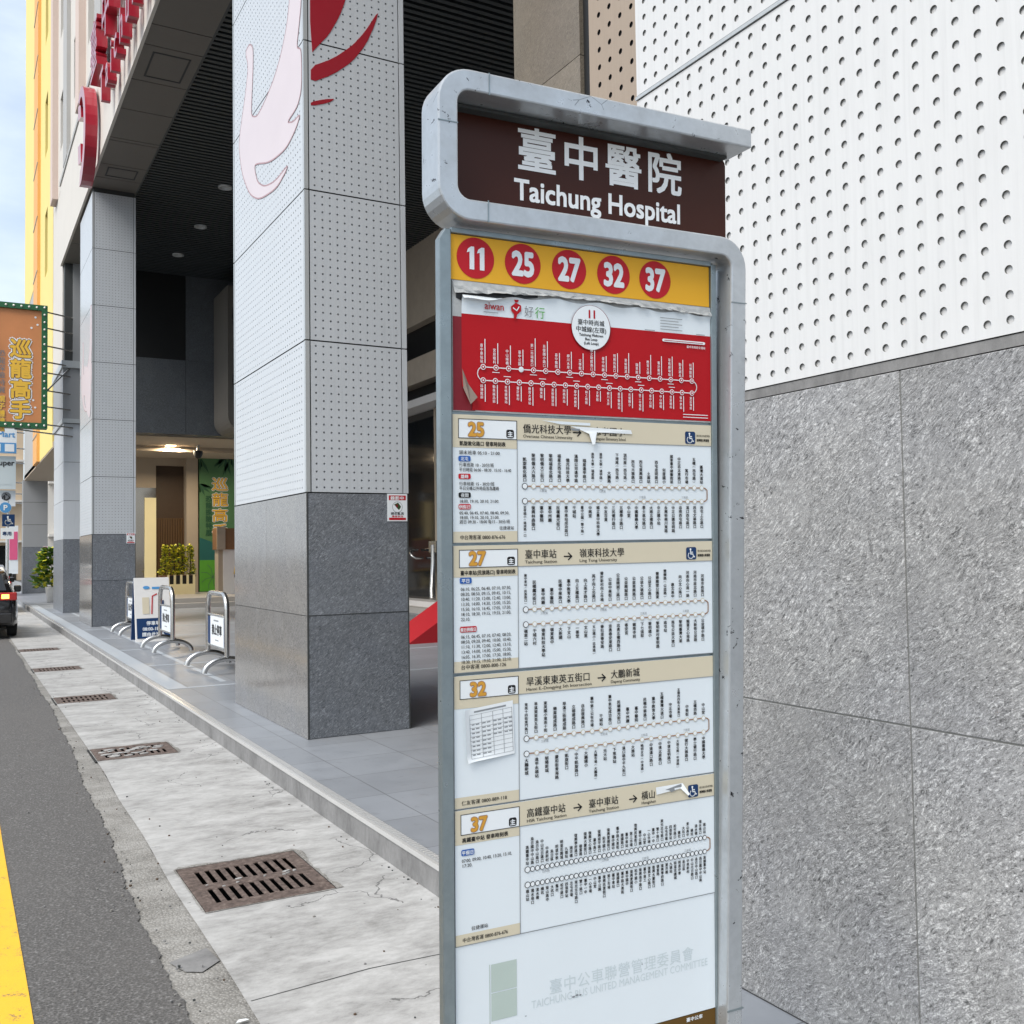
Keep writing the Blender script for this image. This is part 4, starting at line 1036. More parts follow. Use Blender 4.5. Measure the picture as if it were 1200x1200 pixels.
        for k, tx in enumerate('06:15, 06:45, 07:10, 07:40, 08:20,|08:50, 09:20, 09:40, 10:00, 10:40,|11:10, 11:30, 12:00, 12:40, 13:10,|13:40, 14:00, 14:30, 15:00, 15:30,|16:05, 16:30, 17:00, 17:30, 18:00,|18:30, 19:15, 19:50, 21:00, 22:10.'.split('|')): p.text(tx, .0155, -.7895-.0098*k, .0092, 'p_black', 3, .008, width=.109)
    if S_['n'] == '37':
        p.rrect(.0135, .041, -1.2115, -1.1995, .003, 'p_blue', 3); p.text('平假日', .0272, -1.209, .0085, 'p_white', 4, .02, 1, 'c')
        p.text('07:00, 09:00, 10:40, 13:20, 15:10,', .0145, -1.2245, .0092, 'p_black', 3, .008, width=.108); p.text('17:20.', .0145, -1.234, .0092, 'p_black', 3, .008)
        p.text('往捷運站', .034, -1.358, .0088, 'p_black', 3, .01)
    c.build('lettering', pn)
    if S_['n'] == '32':   # taped-on paper timetable
        c = MB(OFF); P0 = [(.020, -.929), (.1265, -.918), (.130, -1.024), (.0245, -1.031)]
        def q(a, b, d=0):
            A = [P0[0][i]*(1-a)*(1-b)+P0[1][i]*a*(1-b)+P0[2][i]*a*b+P0[3][i]*(1-a)*b for i in (0, 1)]
            lift = .0048+.006*max(0, .12-a)/.12+.006*max(0, b-.9)/.1*(1-a)
            return (A[0], -lift-d, A[1])
        vs = [q(i/12, j/10) for j in range(11) for i in range(13)]
        c.add(vs, [(j*13+i, j*13+i+1, (j+1)*13+i+1, (j+1)*13+i) for j in range(10) for i in range(12)], 'p_white', True)
        pp = Print(c, lambda a, b, d: q(a, -b, d), .0005)
        for k in range(11): pp.rect(.1, .97, -(.12+.082*k)-.006, -(.12+.082*k), 'p_grey', 1)
        for a in (.1, .34, .57, .78, .965): pp.rect(a, a+.008, -.94, -.12, 'p_grey', 1)
        pp.rect(.2, .85, -.085, -.055, 'p_grey', 1)
        for a in range(4):
            for k in range(2, 10):
                if a > 1 and k > 5: continue
                pp.rect(.13+.225*a, .20+.225*a, -(.155+.082*k), -(.135+.082*k), 'p_grey', 1); pp.rect(.225+.225*a, .295+.225*a, -(.155+.082*k), -(.135+.082*k), 'p_grey', 1)
        c.build('paper_notice', pn, recalc=False)
    if S_['n'] in ('25', '37'):   # remains of torn stickers
        c = MB(OFF)
        if S_['n'] == '25':
            c.add([(.262, -.0052, -.3665), (.41, -.0052, -.370), (.413, -.0048, -.378), (.325, -.006, -.3775), (.318, -.011, -.402), (.311, -.012, -.404), (.306, -.007, -.381), (.29, -.0052, -.375)], [(0, 1, 2, 3, 6, 7), (3, 4, 5, 6)], 'p_white')
            c.add([(.195, -.005, -.357), (.31, -.005, -.3585), (.31, -.005, -.364), (.24, -.005, -.3635)], [(0, 1, 2, 3)], 'p_paper'); c.add([(.262, -.0056, -.3705), (.285, -.0056, -.3715), (.282, -.0056, -.376), (.266, -.0056, -.3755)], [(0, 1, 2, 3)], 'p_grey')
        else:
            c.add([(.466, -.0052, -1.134), (.536, -.0052, -1.133), (.55, -.012, -1.157), (.546, -.012, -1.160), (.53, -.006, -1.144), (.468, -.0052, -1.150)], [(0, 1, 4, 5), (1, 2, 3, 4)], 'p_white')
            c.add([(.490, -.0058, -1.142), (.532, -.0058, -1.134), (.534, -.0058, -1.142), (.506, -.0058, -1.149), (.5, -.0058, -1.144)], [(0, 1, 2, 3, 4)], 'p_grey')
        c.build('torn_sticker', pn, recalc=False)
# blank committee panel and brown strip
c = MB(OFF); c.box(.001, .6215, -.0018, .0016, -1.639, -1.387, 'p_paper'); cp = c.build('committee_panel', sign)
c = MB(OFF); p = Print(c, lambda u, v, d: (u, -.0019-d, v), .0004)
p.rect(.0765, .1325, -1.4895, -1.4345, 'p_faint_green', 1); p.rect(.0765, .1325, -1.546, -1.4915, 'p_faint_green', 1); p.rect(.0725, .0742, -1.57, -1.434, 'p_faint_green', 1)
p.text('臺中公車聯營管理委員會', .205, -1.519, .0325, 'p_faint', 1, .0, width=.36); p.text('TAICHUNG BUS UNITED MANAGEMENT COMMITTEE', .165, -1.541, .0225, 'p_faint', 1, .0, width=.437)
for u, v, a in ((.262, -1.5375, .004), (.27, -1.536, .004), (.278, -1.537, .003), (.152, -1.552, .002), (.43, -1.505, .002)): p.disc(u, v, a, 'p_grey', 2, 6, a*.5)
c.build('lettering', cp)
c = MB(OFF); c.box(.001, .6215, -.0018, .0016, -1.96, -1.641, 'p_brown'); bp = c.build('info_panel', sign)
c = MB(OFF); p = Print(c, lambda u, v, d: (u, -.0019-d, v), .0004)
p.text('臺中公車', .543, -1.6535, .0098, 'p_white', 1, .02, width=.044)
p.poly([(.505, -1.66), (.52, -1.668), (.505, -1.70)], 'p_white', 1); p.text('掃描查詢', .3, -1.70, .03, 'p_white', 1, .02)
c.build('lettering', bp)

# =================================================================== DRAIN GRATES
names = ['nearest rusty drain grate in the concrete gutter, with two rows of slots', 'second rusty drain grate along the gutter, half filled with pale cement crumbs', 'third drain grate along the gutter, opposite the nearest granite column', 'fourth drain grate along the gutter, level with the middle steel barrier', 'farthest visible drain grate, just behind the black car']
for k, ((x0, x1, y0, y1), lb) in enumerate(zip(GR, names)):
    t = thing('drain_grate', lb, 'drain grate', ((x0+x1)/2, (y0+y1)/2, ZG), 'iron drain grates set in the gutter')
    c = MB(); nx = 10; a, b = x0+.006, x1-.006; ya, yb_ = y0+.006, y1-.006
    z0, z1 = ZG-.005, ZG+.004
    mid = (ya+yb_)/2; rows = [(ya+.10, mid-.045), (mid+.045, yb_-.10)] if yb_-ya > .6 else [(ya+.08, mid-.035), (mid+.035, yb_-.08)]
    for p0, p1 in ((ya, rows[0][0]), (rows[0][1], rows[1][0]), (rows[1][1], yb_)): c.box(a, b, p0, p1, z0, z1, 'rusty_iron')
    sl = .026; pitch = (b-a-.12)/nx
    for r0, r1 in rows:
        c.box(a, a+.06, r0, r1, z0, z1, 'rusty_iron'); c.box(b-.06, b, r0, r1, z0, z1, 'rusty_iron')
        for i in range(nx+1):
            xc_ = a+.06+pitch*i; l = xc_-(pitch-sl)/2 if i else xc_; r_ = xc_+(pitch-sl)/2 if i < nx else xc_
            c.box(l, r_, r0, r1, z0, z1, 'rusty_iron')
    c.build('cover', t, bevel=.003)
    c = MB(); c.box(x0-.02, x0+.004, y0-.02, y1+.02, ZG-.3, ZG-.001, 'black_void'); c.box(x1-.004, x1+.02, y0-.02, y1+.02, ZG-.3, ZG-.001, 'black_void')
    c.box(x0+.004, x1-.004, y0-.02, y0+.004, ZG-.3, ZG-.001, 'black_void'); c.box(x0+.004, x1-.004, y1-.004, y1+.02, ZG-.3, ZG-.001, 'black_void'); c.box(x0, x1, y0, y1, ZG-.32, ZG-.3, 'black_void')
    c.build('pit', t)
    if k < 2:   # cement crumbs lying on the ribs
        c = MB(); random.seed(20+k)
        for _ in range(10 if k == 0 else 34):
            u = random.uniform(a+.06, b-.1); v = random.uniform(mid-.05, mid+.05) if k == 0 else random.uniform(rows[0][0], rows[1][1]); s_ = random.uniform(.008, .02 if k == 0 else .05)
            c.prism([(u+s_*cos(q_)*random.uniform(.6, 1.3), v+.5*s_*sin(q_)*random.uniform(.6, 1.3)) for q_ in [2*pi*i/7 for i in range(7)]], lambda p_, q_, d: (p_, q_, ZG+.0045+d), 0, random.uniform(.003, .008), 'gutter_concrete')
        c.build('debris', t)

# =================================================================== STEEL BARRIER STANDS
b0 = thing('barrier_stand', 'nearest stainless steel barrier stand with a white notice plate, beside the big column', 'barrier', (3.1, 13.65, 0), 'steel barrier stands in a row on the plaza', world_parts=False)
c = MB(); hw = .55; top = 1.04
pth = [(0, -hw, .2), (0, -hw, top-.2)]+[(0, -hw+.2-.2*cos(radians(a)), top-.2+.2*sin(radians(a))) for a in range(15, 91, 15)]+[(0, hw-.2+.2*sin(radians(a)), top-.2+.2*cos(radians(a))) for a in range(0, 91, 15)]+[(0, hw, .2)]
c.tube(pth, .034, 'steel', 10); c.tube([(0, -hw, .74), (0, hw, .74)], .018, 'steel', 8); c.tube([(0, -hw, .32), (0, hw, .32)], .018, 'steel', 8)
c.lathe(0, -hw, [(0, .02), (.0, .02)], 'steel', 4)
c.build('frame', b0)
for s_ in (-1, 1):
    c = MB(); c.tube([(.29*cos(radians(a)), s_*hw, .035+.17*sin(radians(a))) for a in range(0, 181, 12)], .036, 'steel', 10); f_ = c.build('foot', b0)
c = MB(); c.box(-.012, .012, -hw+.05, hw-.05, .345, .715, 'p_navy'); c.box(-.016, .016, -hw+.12, hw-.22, .335, .725, 'p_white'); pl_ = c.build('notice_plate', b0)
c = MB()
for mp in (lambda u, v, d: (-.0165-d, -u+.05, v-.07),):
    p = Print(c, mp, .001); p.text('禁止停車', .1, .56, .15, 'p_black', 1, .035, .95, 'c'); p.rect(-.08, .2, .73, .75, 'p_grey', 1); p.rect(0, .2, .47, .485, 'p_grey', 1)
c.build('lettering', pl_)
copy_tree(b0, (3.03, 16.95, 0), 'middle stainless steel barrier stand, in front of the blue and white board')
copy_tree(b0, (3.08, 21.0, 0), 'farthest stainless steel barrier stand, against the second granite column')

# sandwich board
sb = thing('sandwich_board', 'blue and white information board standing on the plaza behind the middle barrier', 'board', (3.19, 19.05, 0), world_parts=False)
c = MB(); c.prism([(0, 0), (.08, 0), (.32, 1.16), (.28, 1.16)], lambda u, v, d: (d, u-.0, v), -.31, .31, 'white_paint'); fb = c.build('front_panel', sb)
c = MB(); c.prism([(.56, 0), (.64, 0), (.36, 1.16), (.32, 1.16)], lambda u, v, d: (d, u, v), -.31, .31, 'p_navy'); c.build('back_panel', sb)
c = MB(); p = Print(c, lambda u, v, d: (u, v*.2414-.006-d, v), .002)
p.rect(-.29, .29, .06, .42, 'p_navy', 1)
for k, tx in enumerate(('停車場', '08:00-18:00', '請由此進入')): p.text(tx, .0, .30-.1*k, .08, 'p_white', 2, .02, 1, 'c')
p.disc(-.1, .98, .06, 'sky_blue_sign', 1, 14, .03); p.rect(.0, .24, .95, .99, 'sky_blue_sign', 1); p.rect(-.18, -.06, .5, .8, 'p_beige', 1)
p.stroke([(-.02, .5), (.0, .82), (.08, .86)], .02, 'p_circle', 1); p.rect(.12, .2, .62, .74, 'p_navy', 1); p.rect(.1, .2, .46, .56, 'p_grey', 1)
c.build('lettering', fb)

# =================================================================== PORTICO FURNITURE
c = MB(); c.prism([(6.68, 0), (8.1, 0), (8.1, .873)], lambda u, v, d: (u, d, v), 15.47, 16.55, 'red_ramp')
tag(c.build('red_wedge', None), 'bright red sloping wedge on the plaza floor in front of the glass entrance', 'ramp')
def leaves(mb, cx, cy, z0, h, r, n, mats, size):
    for _ in range(n):
        t = random.random(); rr = r*(1-.75*t**1.6)*random.uniform(.35, 1.05)*(1+.25*sin(t*17)); a = random.uniform(0, 2*pi)
        P = Vector((cx+rr*cos(a), cy+rr*sin(a), z0+h*t)); d = Vector((cos(a), sin(a), random.uniform(-.3, .9))).normalized(); s_ = d.cross(Vector((random.uniform(-1, 1), random.uniform(-1, 1), 1))).normalized()
        L = size*random.uniform(.7, 1.4); w = L*.33
        mb.add([tuple(P), tuple(P+d*L*.5+s_*w), tuple(P+d*L), tuple(P+d*L*.5-s_*w)], [(0, 1, 2, 3)], random.choice(mats))
pxs = [(6.12, 34.5), (6.4, 34.45), (6.67, 34.5), (6.93, 34.45)]
lbs = ['yellow green bush in the planter box, leftmost of the row by the slatted door', 'yellow green bush second from left in the planter by the slatted door', 'yellow green bush third from left in the planter by the slatted door', 'yellow green bush at the right end of the planter beside the beige pilaster']
for (x, y), lb in zip(pxs, lbs):
    random.seed(int(x*100)); t = thing('potted_bush', lb, 'bush', (x, y, .9), 'bushes in a row in the planter box')
    c = MB(); c.tube([(x, y, .9), (x+.02, y, 1.3), (x, y+.02, 1.75)], [.03, .022, .012], 'bark', 6); c.build('stem', t)
    c = MB(); leaves(c, x, y, .92, 1.0, .125, 420, ['leaf_yellow', 'leaf_yellow', 'leaf_yellow', 'leaf_green'], .09); c.build('foliage', t, recalc=False)
t = thing('planter_box', 'cream planter box with dark openings along its top, below the yellow green bushes', 'planter', (6.75, 34.5, .28))
c = MB(); c.box(6.15, 7.05, 34.2, 34.8, .28, .62, 'cream'); c.box(6.19, 7.01, 34.31, 34.76, .62, .7, 'bark'); c.build('body', t)
c = MB()
for k in range(5): c.box(6.15+.2075*k, 6.22+.2075*k, 34.2, 34.26, .62, .93, 'cream')
c.box(6.15, 7.05, 34.26, 34.3, .62, .9, 'black_void'); c.box(5.95, 7.1, 34.3, 34.75, .86, .92, 'wood_brown'); c.build('rail', t)
t = thing('potted_shrub', 'leafy green shrub in a white pot on the pavement beside the second last pillar', 'shrub', (3.0, 38.2, 0))
c = MB(); c.lathe(3.0, 38.2, [(0, .0), (.17, .0), (.24, .5), (.25, .55), (.21, .55), (.2, .48), (0, .48)], 'white_paint', 18); c.build('pot', t)
c = MB(); c.tube([(3.0, 38.2, .4), (2.98, 38.2, .9), (2.95, 38.2, 1.4)], [.03, .02, .01], 'bark', 6); c.build('stem', t)
random.seed(9); c = MB(); leaves(c, 2.95, 38.2, .55, 1.3, .46, 560, ['leaf_yellow', 'leaf_green', 'leaf_green', 'leaf_dark'], .24); c.build('foliage', t, recalc=False)
# green exhibition banner
t = thing('exhibition_banner', 'tall green banner with orange characters hanging inside the portico passage', 'banner', (8.1, 35.7, .3))
c = MB(); c.box(7.5, 8.75, 35.66, 35.7, .3, 5.12, 'banner_green'); fb = c.build('sheet', t)
c = MB(); p = Print(c, lambda u, v, d: (u, 35.655-d, v), .004)
p.rect(7.5, 8.75, .3, 1.4, 'banner_lime', 1); p.poly([(7.5, 1.4), (8.75, 1.4), (8.75, 1.55), (8.2, 1.75), (7.9, 2.05), (7.5, 2.2)], 'banner_teal', 1)
random.seed(4)
for k in range(26):
    a = radians(random.uniform(190, 350)); u, v = random.choice([(7.55, 5.0), (8.6, 5.1), (7.5, 4.1), (8.4, 5.05)]); L = random.uniform(.4, .9)
    p.poly([(u, v), (u+L*.5*cos(a)-.05*sin(a), max(.35, v+L*.5*sin(a)+.05*cos(a))), (u+L*cos(a), v+L*sin(a)), (u+L*.5*cos(a)+.05*sin(a), v+L*.5*sin(a)-.05*cos(a))] if 7.5 < u+L*cos(a) < 8.75 else [(u, v), (u, v-.3), (u+.05, v-.3)], 'banner_dark', 2)
for k in range(8): p.stroke([(7.95, .8), (7.95+.25*cos(k*.785+.2), .8+.3*sin(k*.785+.2)), (7.95+.42*cos(k*.785+.45), .82+.46*sin(k*.785+.45))], .02, 'banner_green', 2)
for k, ch in enumerate('巡龍高手'):
    p.text(ch, 8.22, 3.9-.55*k, .5, 'p_letter', 2, .06, 1.15, 'c'); p.text(ch, 8.22, 3.9-.55*k, .5, 'wood_brown', 3, .03, 1.15, 'c'); p.text(ch, 8.22, 3.9-.55*k, .5, 'gold', 4, .0, 1.15, 'c')
p.vtext('恐龍探險特展', 7.82, 3.7, .24, 'banner_dark', 3, .02)
c.build('lettering', fb)
# service desk and display stand
t = thing('service_desk', 'narrow white service desk with a brown top box, in front of the green banner', 'desk', (7.75, 33.2, .28))
c = MB(); c.box(7.7, 8.1, 33.0, 33.6, .28, 1.75, 'white_paint'); c.box(7.55, 7.7, 33.05, 33.55, .28, 1.75, 'beige_panel'); c.build('cabinet', t)
c = MB(); c.box(7.5, 8.3, 32.95, 33.65, 1.751, 2.45, 'wood_brown'); c.box(7.48, 7.75, 32.9, 32.95, 1.75, 2.5, 'beige_panel'); c.build('top_box', t)
t = thing('display_stand', 'tilted salmon picture board on black legs beside the service desk', 'display', (8.2, 31.6, .28))
c = MB(); c.prism([(7.72, .98), (8.5, .92), (8.5, 2.0), (7.86, 2.06)], lambda u, v, d: (u, 31.6+d, v), 0, .06, 'art_salmon')
p = Print(c, lambda u, v, d: (u, 31.595-d, v), .003); p.stroke([(7.72, .98), (7.86, 2.06), (8.5, 2.0)], .05, 'gold', 1); p.stroke([(7.72, .98), (8.5, .92)], .05, 'gold', 1)
for k in range(4): p.poly([(7.85+.13*k, 1.03), (7.93+.13*k, 1.03), (7.91+.13*k, 1.25)], 'p_white', 2)
c.build('board', t)
c = MB()
for a, b in ((7.8, 7.95), (8.0, 7.85), (8.4, 8.3)): c.tube([(a, 31.66, .95), (b, 31.7, .28)], .03, 'black_void', 6)
c.box(7.75, 8.5, 31.6, 31.75, .85, .95, 'black_void'); c.build('legs', t)
t = thing('security_camera', 'small black dome security camera under the beige passage ceiling', 'camera', (6.9, 33, 5.0))
c = MB(); c.lathe(6.9, 33.0, [(.0, 4.72), (.1, 4.76), (.15, 4.88), (.15, 4.98)], 'black_void', 12); c.build('dome', t)
c = MB(); c.tube([(6.9, 33, 5.17), (6.9, 33, 4.96)], .05, 'alu_trim', 8); c.build('bracket', t)

# =================================================================== HANGING SIGNS ALONG THE STREET
t = thing('hanging_sign', 'orange vertical exhibition sign with a green bulb-studded frame, bracketed off the facade', 'hanging sign', (1.5, 30, 5.1))
c = MB(); c.box(.84, 2.06, 29.94, 30.12, 5.26, 8.4, 'sign_orange'); bd = c.build('board', t)
c = MB()
for q in ((.7, 2.2, 5.12, 5.27), (.7, 2.2, 8.39, 8.54), (.7, .85, 5.27, 8.39), (2.05, 2.2, 5.27, 8.39)): c.box(q[0], q[1], 29.86, 30.2, q[2], q[3], 'green_frame')
fr_ = c.build('frame', t)
bulbs = [(2.125, 5.2+.205*k) for k in range(17)]+[(.775, 5.2+.205*k) for k in range(17)]+[(.98+.19*k, 5.195) for k in range(6)]+[(.98+.19*k, 8.465) for k in range(6)]
for u, v in bulbs:
    c = MB(); c.lathe(0, 0, [(0, -.03), (.026, -.018), (.033, 0), (.0, .0)], 'bulb_white', 8)
    c.v = [(u+x, 29.86+z, v+y_) for x, y_, z in c.v]; c.build('bulb', fr_)
c = MB(); p = Print(c, lambda u, v, d: (u, 29.935-d, v), .004)
for k, ch in enumerate('巡龍高手'):
    z = 7.1-.56*k
    p.text(ch, 1.545, z, .54, 'p_letter', 1, .12, 1, 'c'); p.text(ch, 1.545, z, .54, 'wood_brown', 2, .065, 1, 'c'); p.text(ch, 1.545, z, .54, 'gold', 3, .03, 1, 'c')
p.vtext('恐龍探險特展', 1.07, 7.25, .2, 'p_grey', 2, .01); p.vtext('親子體驗館', 1.07, 6.0, .2, 'gold', 3, .03); p.vtext('親子體驗館', 1.07, 6.0, .2, 'emblem_line', 2, .07)
for u, v in ((1.9, 8.2), (1.95, 8.0), (1.8, 7.9), (.95, 7.6), (1.9, 5.7), (1.85, 5.9)): p.disc(u, v, .03, 'p_letter', 1, 8)
c.build('lettering', bd)
c = MB()
for a_, b_ in [((2.2, 30.05, z), (2.9, 30.5, z)) for z in (5.25, 5.75, 6.2, 6.7, 7.0, 7.45, 7.95, 8.4)]+[((2.2, 30.05, 6.2), (2.9, 30.48, 7.05)), ((1.4, 30.1, 5.1), (2.9, 30.5, 5.0))]:
    c = MB(); c.tube([a_, b_], .022, 'steel', 6); c.build('bracket', t)

def shop_sign(loc, w, h, label, fill, draw):
    t = thing('shop_sign', label, 'shop sign', loc, world_parts=False)
    c = MB(); c.box(0, w, 0, .2, 0, h, fill); b = c.build('board', t)
    c = MB(); p = Print(c, lambda u, v, d: (u, -.004-d, v), .006); draw(p); c.build('lettering', b)
    for q in (.8, .2):
        c = MB(); c.tube([(w, .1, h*q), (w+.6, .4, h*q)], .03, 'steel', 6); c.build('bracket', t)
def d1(p):
    p.rect(.02, 1.68, .02, .48, 'sky_blue_sign', 1); p.text('aMart', 1.64, .74, .37, 'sky_blue_sign', 1, .02, 1, 'r')
    for k in range(3): p.rect(.12+.55*k, .5+.55*k, .08, .42, 'p_white', 2)
shop_sign((.72, 50, 6.33), 1.7, 1.22, 'white and blue convenience shop sign ending in Mart, below the orange hanging sign', 'p_white', d1)
def d2(p): p.text('Super', 1.63, 1.08, .34, 'p_black', 1, .02, 1, 'r'); p.rect(.1, 1.5, .2, .26, 'p_faint', 1)
shop_sign((.72, 50.2, 4.72), 1.68, 1.5, 'pale grey shop sign reading Super, under the blue Mart sign', 'p_faint', d2)
def d3(p): p.disc(1.3, .45, .2, 'p_grey', 1, 12); p.text('心', 1.3, .3, .35, 'p_black', 2, .03, 1, 'c'); p.text('診所', .95, .3, .3, 'p_grey', 1, .02, 1, 'r')
shop_sign((.72, 50.4, 3.95), 1.68, .72, 'small white sign with a round dark mark, lowest of the stacked shop signs', 'p_white', d3)
t = thing('parking_sign', 'blue wheelchair parking sign on a thin pole beyond the black car', 'road sign', (1.75, 42, 0))
c = MB(); c.tube([(1.75, 42.06, -.1), (1.75, 42.06, 3.75)], .04, 'steel', 8); c.build('pole', t)
c = MB(); c.box(1.5, 1.95, 42.0, 42.02, 2.3, 2.72, 'p_white'); c.build('plate', t)
c = MB(); c.prism([(1.66+.21*cos(pi*k/10), 3.5+.21*sin(pi*k/10)) for k in range(20)], lambda u, v, d: (u, 42+d, v), 0, .02, 'p_white'); c.build('plate', t)
c = MB(); c.box(1.55, 1.98, 42.0, 42.02, 2.78, 3.24, 'p_navy'); c.build('plate', t)
c = MB(); p = Print(c, lambda u, v, d: (u, 41.995-d, v), .004); p.wheelchair(1.77, 2.84, .34, 'p_white', 1); p.disc(1.66, 3.5, .2, 'sky_blue_sign', 1, 16); p.text('P', 1.66, 3.4, .28, 'p_white', 2, .03, 1, 'c'); p.text('專用', 1.72, 2.45, .16, 'p_navy', 1, .02, 1, 'c')
c.build('lettering', t)
t = thing('pink_sign', 'pink and white upright advertising sign on the far pavement', 'sign', (2.45, 55, 0))
c = MB(); c.box(2.2, 2.75, 55, 55.15, .8, 3.2, 'p_white'); c.build('board', t)
c = MB(); c.box(2.36, 2.72, 54.98, 54.996, 1.5, 2.9, 'pink_sign'); c.build('print', t)
c = MB(); c.box(2.4, 2.5, 55.02, 55.12, 0, .8, 'steel'); c.build('post', t)

# =================================================================== VEHICLES
def car(name, label, loc, body, W=1.76, L=4.4, Hh=1.46, lamp=False, van=False):
    t = thing(name, label, 'car', loc, None, world_parts=False)
    w = W/2; c = MB()
    # sections along the length: (y, half width, z bottom, belt z)
    st = [(0, .80, .42, .70, .86), (.03, .93, .30, .98, .93), (.5, 1, .2, 1.02, .97), (1.6, 1, .18, .98, .98), (3.0, 1, .18, .95, .97), (3.8, .97, .2, .86, .9), (4.25, .86, .26, .72, .8), (L, .7, .36, .6, .66)]
    vs = []; fs = []; n = 10
    for y, k, zb, zt, kt in st:
        a, b = w*k, w*kt
        vs += [(-a*.92, y, zb), (-a, y, zb+.12), (-a*1.0, y, (zb+zt)/2), (-b, y, zt-.06), (-b*.9, y, zt), (b*.9, y, zt), (b, y, zt-.06), (a, y, (zb+zt)/2), (a, y, zb+.12), (a*.92, y, zb)]
    for i in range(len(st)-1):
        for k in range(n): fs.append((i*n+k, i*n+(k+1) % n, (i+1)*n+(k+1) % n, (i+1)*n+k))
    fs += [list(range(n)), list(range((len(st)-1)*n, len(st)*n))[::-1]]
    c.add(vs, fs, body, True)
    gh = [(.12, .86, .98), (.62, .72, Hh-.03), (1.2, .71, Hh), (2.2, .7, Hh-.03), (3.15, .84, .96)] if not van else [(.05, .9, .98), (.16, .84, Hh), (1.2, .84, Hh+.02), (3.2, .82, Hh-.03), (3.9, .86, .98)]
    vs = []; fs = []
    for y, k, z in gh: vs += [(-w*k, y, z), (w*k, y, z), (-w*.93, y, .93), (w*.93, y, .93)]
    for i in range(len(gh)-1):
        a, b = 4*i, 4*i+4; fs += [(a, a+1, b+1, b), (a+2, a, b, b+2), (a+1, a+3, b+3, b+1)]
    fs += [(0, 2, 3, 1)]
    c.add(vs, fs, body, True)
    bd = c.build('body', t, bevel=.02)
    c = MB()
    (ya, ka, za), (yb1, kb1, zb1) = gh[0], gh[1]
    def rp(s_, q_): return (s_*w*(ka+(kb1-ka)*q_)*.86, ya+(yb1-ya)*q_-.014, za+(zb1-za)*q_+.008)
    c.add([rp(-1, .1), rp(1, .1), rp(1, .88), rp(-1, .88)], [(0, 1, 2, 3)], 'dark_glass'); c.build('rear_window', t, recalc=False)
    c = MB()
    for s_ in (-1, 1):
        c.add([(s_*w*.945, .75, 1.0), (s_*w*.945, 2.85, 1.0), (s_*w*.745, 2.25, Hh-.1), (s_*w*.755, .85, Hh-.1)], [(0, 1, 2, 3)], 'dark_glass')
    c.build('side_window', t, recalc=False)
    for s_ in (-1, 1):
        c = MB(); c.box(*sorted((s_*w*.52, s_*w*.955)), -.012, .16, .82, .99, 'tail_red'); lo = c.build('tail_lamp', t, bevel=.02)
        if lamp:
            c = MB(); c.box(*sorted((s_*w*.62, s_*w*.78)), -.022, -.0125, .86, .95, 'turn_lamp'); c.build('turn_signal', lo)
        c = MB(); c.box(*sorted((s_*w*.6, s_*w*.85)), -.02, .03, .48, .53, 'tail_red'); c.build('reflector', t)
        c = MB(); c.box(*sorted((s_*w*1.02, s_*w*1.2)), 2.55, 2.72, .92, 1.08, 'black_car'); c.build('mirror', t, bevel=.03)
        for y in (.85, 3.5):
            c = MB(); c.lathe(0, 0, [(.0, -.1), (.2, -.1), (.31, -.09), (.32, 0), (.31, .09), (.2, .1), (0, .1)], 'tyre', 20)
            c.v = [(s_*(w-.1)+z, y+x, .32+y_) for x, y_, z in c.v]; wh = c.build('wheel', t)
            c = MB(); c.lathe(0, 0, [(.0, .112), (.19, .105), (.2, .1)], 'steel', 12); c.v = [(s_*(w-.1+z*1.0), y+x, .32+y_) for x, y_, z in c.v]; c.build('rim', wh)
    c = MB(); c.box(-w*.86, w*.86, -.07, .05, .32, .56, body); c.build('bumper', t, bevel=.03)
    c = MB(); c.box(-.26, .26, -.03, -.005, .62, .76, 'p_white'); c.build('number_plate', t)
    return t
car('parked_car', 'black car with lit amber rear lamp waiting by the gutter at the left edge', (.33, 23.75, ZG), 'black_car', lamp=True)
car('parked_car', 'white car ahead of the black car, mostly hidden behind it', (.75, 35, ZG), 'white_car', W=1.7)
car('parked_car', 'small grey car parked beyond the white car near the far shop signs', (1.2, 46, ZG), 'grey_car', W=1.66)
# litter on the roadside
t = thing('paper_scrap', 'small white scrap of paper lying on the rough concrete edge in the foreground', 'litter', (.93, 3.72, ZG), world_parts=False)
c = MB(); c.add([(-.024, -.006, .001), (0, -.010, .003), (.026, -.004, .001), (.016, .008, .002), (-.01, .008, .004)], [(0, 1, 4), (1, 2, 3, 4)], 'p_white'); c.build('sheet', t, recalc=False)
random.seed(11); c = MB()
for _ in range(260):
    y = 3.2+random.random()**1.7*14; x = random.choice([random.gauss(road_edge(y)+.06, .07), random.gauss(2.05, .035), random.uniform(.3, 2.05)]); r_ = random.uniform(.0025, .0075)
    if x > 2.09 or any(q[0] < x < q[1] and q[2] < y < q[3] for q in GR): continue
    c.prism([(x+r_*cos(a_)*random.uniform(.6, 1.2), y+r_*sin(a_)*random.uniform(.6, 1.2)) for a_ in [2*pi*i/6 for i in range(6)]], lambda u, v, d: (u, v, ZG+d), -.002, r_*.9, random.choice(['rough_strip', 'joint_dark', 'kerb_concrete', 'bark']))
struct(c.build('gravel', None), 'stuff')

